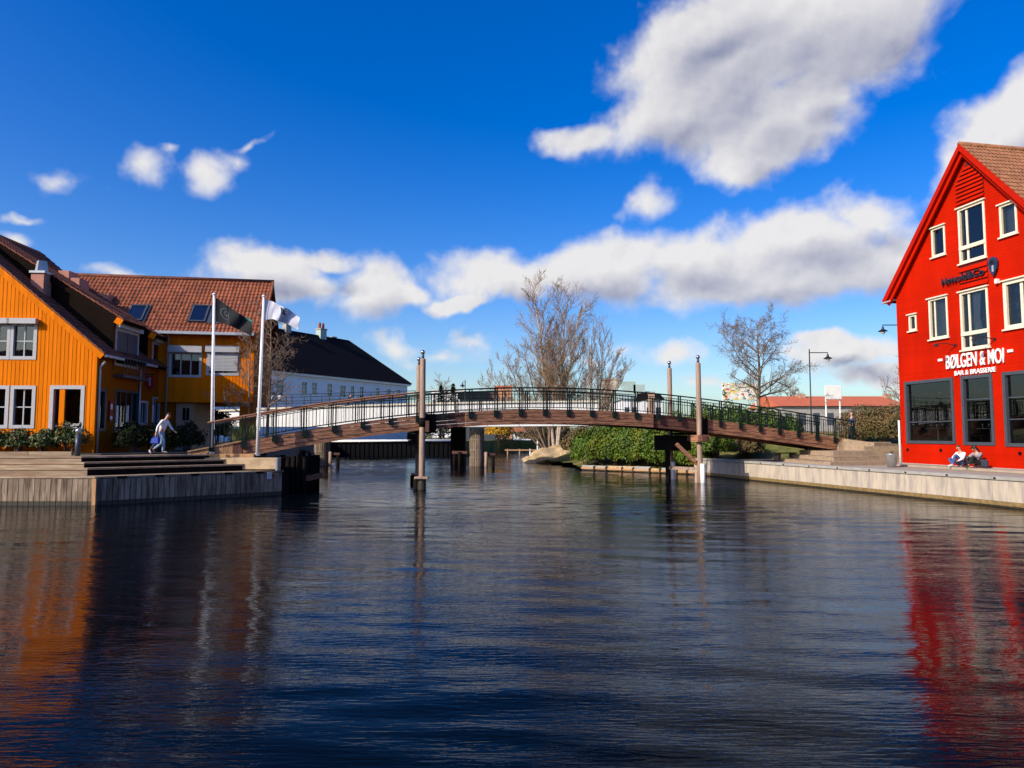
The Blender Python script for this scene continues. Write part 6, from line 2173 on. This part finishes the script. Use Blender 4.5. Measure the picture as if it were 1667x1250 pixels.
def gooseneck(name, label, base, ztop, dx, r=.05):
    t = thing(name, label, 'street lamp', base)
    H = ztop - base[2]
    MB().tube([(0, 0, 0), (0, 0, H * .3), (0, 0, H + .25)], [r * 1.5, r, r * .8], 8).build('pole', M['iron'], t, smooth=True)
    MB().tube([(0, 0, H), (dx * .6, 0, H), (dx, 0, H), (dx, 0, H - .12)], r * .7, 6).build('arm', M['iron'], t)
    MB().lathe([(.05, .0), (.09, -.18), (.30, -.30), (.29, -.33), (.12, -.28)], (dx, 0, H - .1), 12).build('shade', M['iron'], t)
    MB().lathe([(.12, -.28), (.15, -.40), (.08, -.5), (.01, -.52)], (dx, 0, H - .1), 12).build('globe', M['white_paint'], t, smooth=True)
    return t


b = at(1321, 690, 50); gooseneck('street_lamp', 'tall dark street lamp with a right-hand arm beside the bridge end', (b.x, 50, 2.0), at(1320, 574, 50).z, (1350 - 1320) * 50 / FPX)
b = at(1470, 690, 47); gooseneck('street_lamp', 'dark lamp head peeking out behind the red house wall', (b.x, 47, 2.1), at(1455, 529, 47).z, -(1470 - 1443) * 47 / FPX)
b = at(757, 690, 78); gooseneck('street_lamp', 'small distant street lamp beyond the road bridge', (b.x, 78, 1.8), at(757, 622, 78).z, -.3, .05)


def board(name, label, x0, x1, y0, y1, yb, Y, m, posts=True):
    a = at(x0, y1, Y); c = at(x1, y0, Y)
    g = at((x0 + x1) / 2, yb, Y).z
    t = thing(name, label, 'sign', ((a.x + c.x) / 2, Y, g))
    w = (c.x - a.x) / 2
    MB().box(-w, w, -.06, .06, a.z - g, c.z - g).build('panel', m, t, bevel=.02)
    if posts:
        for s in (-1, 1): MB().tube([(s * (w - .08), .14, -.4), (s * (w - .08), .14, c.z - g - .1)], .07, 8).build('post', M['white_paint'], t)
    return t


board('notice_board', 'blank white notice board on two posts behind the bridge end', 1344, 1369, 627, 650, 672, 60, M['white_paint'])
# graffiti
gm = bpy.data.materials.new('graffiti_print'); gm.use_nodes = True
N, Lk = gm.node_tree.nodes, gm.node_tree.links
tc = N.new('ShaderNodeTexCoord'); v = N.new('ShaderNodeTexVoronoi'); v.inputs['Scale'].default_value = 4.2; v.feature = 'F1'
nz = N.new('ShaderNodeTexNoise'); nz.inputs['Scale'].default_value = 1.6; nz.inputs['Detail'].default_value = 4; nz.inputs['Distortion'].default_value = 1.5
Lk.new(tc.outputs['Object'], nz.inputs['Vector'])
ad = N.new('ShaderNodeVectorMath'); Lk.new(tc.outputs['Object'], ad.inputs[0]); Lk.new(nz.outputs['Color'], ad.inputs[1]); Lk.new(ad.outputs[0], v.inputs['Vector'])
sp = N.new('ShaderNodeSeparateColor'); Lk.new(v.outputs['Color'], sp.inputs[0])
rp = N.new('ShaderNodeValToRGB'); rp.color_ramp.interpolation = 'CONSTANT'
els = rp.color_ramp.elements
els[0].color = (.78, .75, .70, 1); els[1].position = .45; els[1].color = (.7, .55, .05, 1)
for p_, c_ in ((.62, (.75, .72, .66, 1)), (.72, (.55, .09, .05, 1)), (.82, (.15, .45, .35, 1)), (.9, (.05, .05, .07, 1))):
    e = els.new(p_); e.color = c_
Lk.new(sp.outputs[0], rp.inputs[0]); Lk.new(rp.outputs[0], N['Principled BSDF'].inputs['Base Color'])
board('graffiti_billboard', 'white billboard covered in yellow and red graffiti behind the round crowned tree', 1176, 1232, 624, 651, 672, 78, gm)

# ------------------------------------------------------------------ distant buildings
def far_house(name, label, x0, x1, ytop, yeave, Y, wall_m, roof_m, depth=12, wins=0, flat=False, rot=0, zb=1.8):
    a = at(x0, yeave, Y); c = at(x1, yeave, Y); zr = at((x0 + x1) / 2, ytop, Y + depth / 2).z
    w = c.x - a.x; ze = a.z - zb
    t = thing(name, label, 'building', (a.x, Y, zb), rot)
    MB().box(0, w, 0, depth, 0, ze).build('wall', wall_m, t)
    if flat:
        MB().box(-.2, w + .2, -.2, depth + .2, ze, ze + .35).build('roof', roof_m, t)
    else:
        m = MB(); h = zr - zb
        m.add([(-.4, -.5, ze), (w + .4, -.5, ze), (w + .4, depth + .5, ze), (-.4, depth + .5, ze), (-.4, depth / 2, h), (w + .4, depth / 2, h)], [(0, 1, 5, 4), (2, 3, 4, 5), (1, 2, 5), (3, 0, 4), (0, 3, 2, 1)])
        m.build('roof', roof_m, t)
    for i in range(wins):
        x = w * (i + .5) / wins
        MB().box(x - .5, x + .5, -.04, .05, ze * .45, ze * .8).build('window', M['grey_dk'], t)
    return t


far_house('distant_block', 'distant white flat roofed block left of the bridge top', 703, 756, 633, 636, 240, M['white_wall'], M['white_paint'], 20, 7, True)
far_house('distant_shed', 'distant dark grey shed behind the road bridge', 748, 806, 638, 648, 120, M['grey_dk'], M['slate'], 10, 4)
far_house('distant_orange_block', 'distant orange and white block left of the birch', 806, 833, 627, 630, 170, M['orange_far'], M['roof_red'], 12, 3, True)
far_house('beige_tower', 'distant beige tower with rounded top right of the birch', 984, 1006, 616, 618, 190, M['beige'], M['beige'], 5, 0, True)
t = far_house('copper_roofed_hall', 'distant pale hall with green copper roof and two roof boxes', 1014, 1066, 637, 650, 150, M['white_wall'], M['copper'], 14, 4)
for x0, x1, y0 in ((1021, 1032, 622), (1038, 1047, 627)):
    a = at(x0, 650, 150); c = at(x1, y0, 157); a0 = at(1014, 650, 150)
    MB().box(a.x - a0.x, c.x - a0.x, 5, 8, 5, c.z - 1.8).build('roof_box', M['copper'], t)
far_house('white_gable_house', 'distant white gable house with grey roof right of the copper hall', 1050, 1078, 640, 650, 135, M['white_wall'], M['sheet_shade'], 9, 2)
t = far_house('red_roofed_hall', 'long low building with bright red tiled roof behind the bridge end', 1272, 1475, 645, 661, 108, M['concrete_gr'], M['roof_red'], 14, 9)
for px in (1305, 1444):
    a0 = at(1272, 661, 108); a = at(px, 641, 114)
    MB().box(a.x - a0.x - .45, a.x - a0.x + .45, 5.6, 6.6, 3, a.z - 1.8).build('chimney', M['brick_beige'], t)
c = at(1061, 690, 90)
t = thing('brick_pillar', 'pinkish brick gate pillar behind the bridge railing', 'pillar', (c.x, 90, 1.6))
MB().box(-.35, .35, -.35, .35, 0, at(1061, 641, 90).z - 1.6).build('shaft', M['brick_beige'], t); MB().box(-.42, .42, -.42, .42, at(1061, 641, 90).z - 1.6, at(1061, 638, 90).z - 1.6).build('cap', M['concrete_gr'], t)
# small white boathouse and jetty under the bridge opening
far_house('boathouse', 'small white boathouse with red roof seen under the bridge opening', 836, 864, 696, 703, 118, M['white_wall'], M['roof_red'], 6, 2)
t = thing('small_jetty', 'low timber jetty with white posts under the bridge opening', 'jetty', (at(858, 735, 96).x, 96, 0))
MB().box(-3, 1.6, -.6, .6, .55, .7).build('deck', M['ochre_wood'], t)
for x in (-2.6, -1, .4, 1.4): MB().tube([(x, -.5, -1), (x, -.5, .8 if x < 1 else 1.9)], .1, 7).build('pile', M['white_wall'] if x > 0 else M['pile'], t)
# conifers by the white block
for i, (px, py, Y, lb) in enumerate(((718, 627, 140, 'small dark conifer left of its taller neighbour beyond the road bridge'), (738, 624, 135, 'taller dark conifer beyond the road bridge'))):
    b = at(px, py, Y); h = b.z - 1.8
    rng = random.Random(i)
    t = thing('conifer', lb, 'tree', (b.x, Y, 1.8), 0, 'distant conifers')
    MB().tube([(0, 0, 0), (0, 0, h)], [.25, .03], 6).build('trunk', M['bark'], t)
    m = MB()
    for k in range(900):
        z = h * (.12 + .88 * rng.random()); r = (1 - z / h) * h * .26 * math.sqrt(rng.random()) + .05; a = rng.uniform(0, 6.28)
        p = Vector((r * math.cos(a), r * math.sin(a), z)); q = Vector((math.cos(a), math.sin(a), -.5)) * .45; s = Vector((-math.sin(a), math.cos(a), .2)) * .16
        m.add([p - s, p + s, p + q], [(0, 1, 2)])
    m.build('crown', M['leaf_dk'], t)

# far wood line: one mass nobody could count
rng = np.random.default_rng(5)
n = 26000
X = rng.uniform(-60, 120, n); Yv = rng.uniform(132, 150, n) + np.maximum(0, X) * .15
hmax = 3.2 + 1.3 * np.sin(X * .31) + .9 * np.sin(X * .83 + 1) + .6 * np.sin(X * 1.9)
Zv = 1.8 + np.clip(hmax, .8, None) * rng.random(n) ** .7
P = np.stack([X, Yv, Zv], -1); a = rng.normal(0, 1, (n, 3)); a /= np.linalg.norm(a, axis=1)[:, None]; b = rng.normal(0, 1, (n, 3)); b /= np.linalg.norm(b, axis=1)[:, None]
s = .33
V = np.stack([P - a * s, P + a * s, P + b * s], 1).reshape(-1, 3)
me = bpy.data.meshes.new('far_wood'); T3 = np.arange(n * 3)
me.vertices.add(len(V)); me.vertices.foreach_set('co', V.ravel()); me.loops.add(n * 3); me.loops.foreach_set('vertex_index', T3)
me.polygons.add(n); me.polygons.foreach_set('loop_start', np.arange(0, n * 3, 3)); me.materials.append(M['leaf_br']); me.update(calc_edges=True)
o = bpy.data.objects.new('far_wood', me); col.objects.link(o)
tag(o, 'brown green wood along the far bank behind the bridges', 'wood', kind='stuff')

# ------------------------------------------------------------------ unseen bank and houses added behind the camera, to darken reflections and fill light
land('unseen_bank', [(-120, -60), (-120, -8), (-40, -6), (-14, -2.2), (16, -2.2), (40, -5), (120, -8), (120, -60)], -1.5, 1.0, M['paving'])
for i, (x, w, h, wm, lb) in enumerate(((-96, 14, 7.5, 'terracotta', 'unseen sienna house at the far left end of the row behind the viewer'), (-80, 14, 7.0, 'brick_beige', 'unseen pinkish house second from the left end behind the viewer'), (-63, 14, 7.5, 'orange_dk', 'unseen ochre house third from the left end behind the viewer'), (-46, 13, 6.5, 'orange_dk', 'unseen ochre house on the bank behind the viewer, farthest left'), (-30, 12, 7.5, 'terracotta', 'unseen sienna house on the bank behind the viewer, left'),
                                       (-15, 13, 7.0, 'orange_dk', 'unseen ochre house on the bank behind the viewer, middle'), (1, 12, 7.5, 'terracotta', 'unseen sienna house on the bank behind the viewer, right'),
                                       (16, 13, 6.8, 'brick_beige', 'unseen pinkish house on the bank behind the viewer, far right'), (32, 13, 7.0, 'terracotta', 'unseen sienna house on the bank behind the viewer, farthest right'))):
    t = thing('unseen_house', lb, 'house', (x, -34, 1.0), 0, 'unseen houses added on the bank behind the viewer')
    MB().box(0, w, 0, 10, 0, h).build('wall', M[wm], t)
    MB().add([(-.5, -.6, h), (w + .5, -.6, h), (w + .5, 10.6, h), (-.5, 10.6, h), (-.5, 5, h + 4.5), (w + .5, 5, h + 4.5)], [(0, 1, 5, 4), (2, 3, 4, 5), (1, 2, 5), (3, 0, 4), (0, 3, 2, 1)]).build('roof', M['tile_dk'], t)
    for k in range(5):
        for z in (1.2, 4.2):
            MB().box(w * (k + .5) / 5 - .5, w * (k + .5) / 5 + .5, 9.98, 10.05, z, z + 1.5).build('window', M['grey_dk'], t)
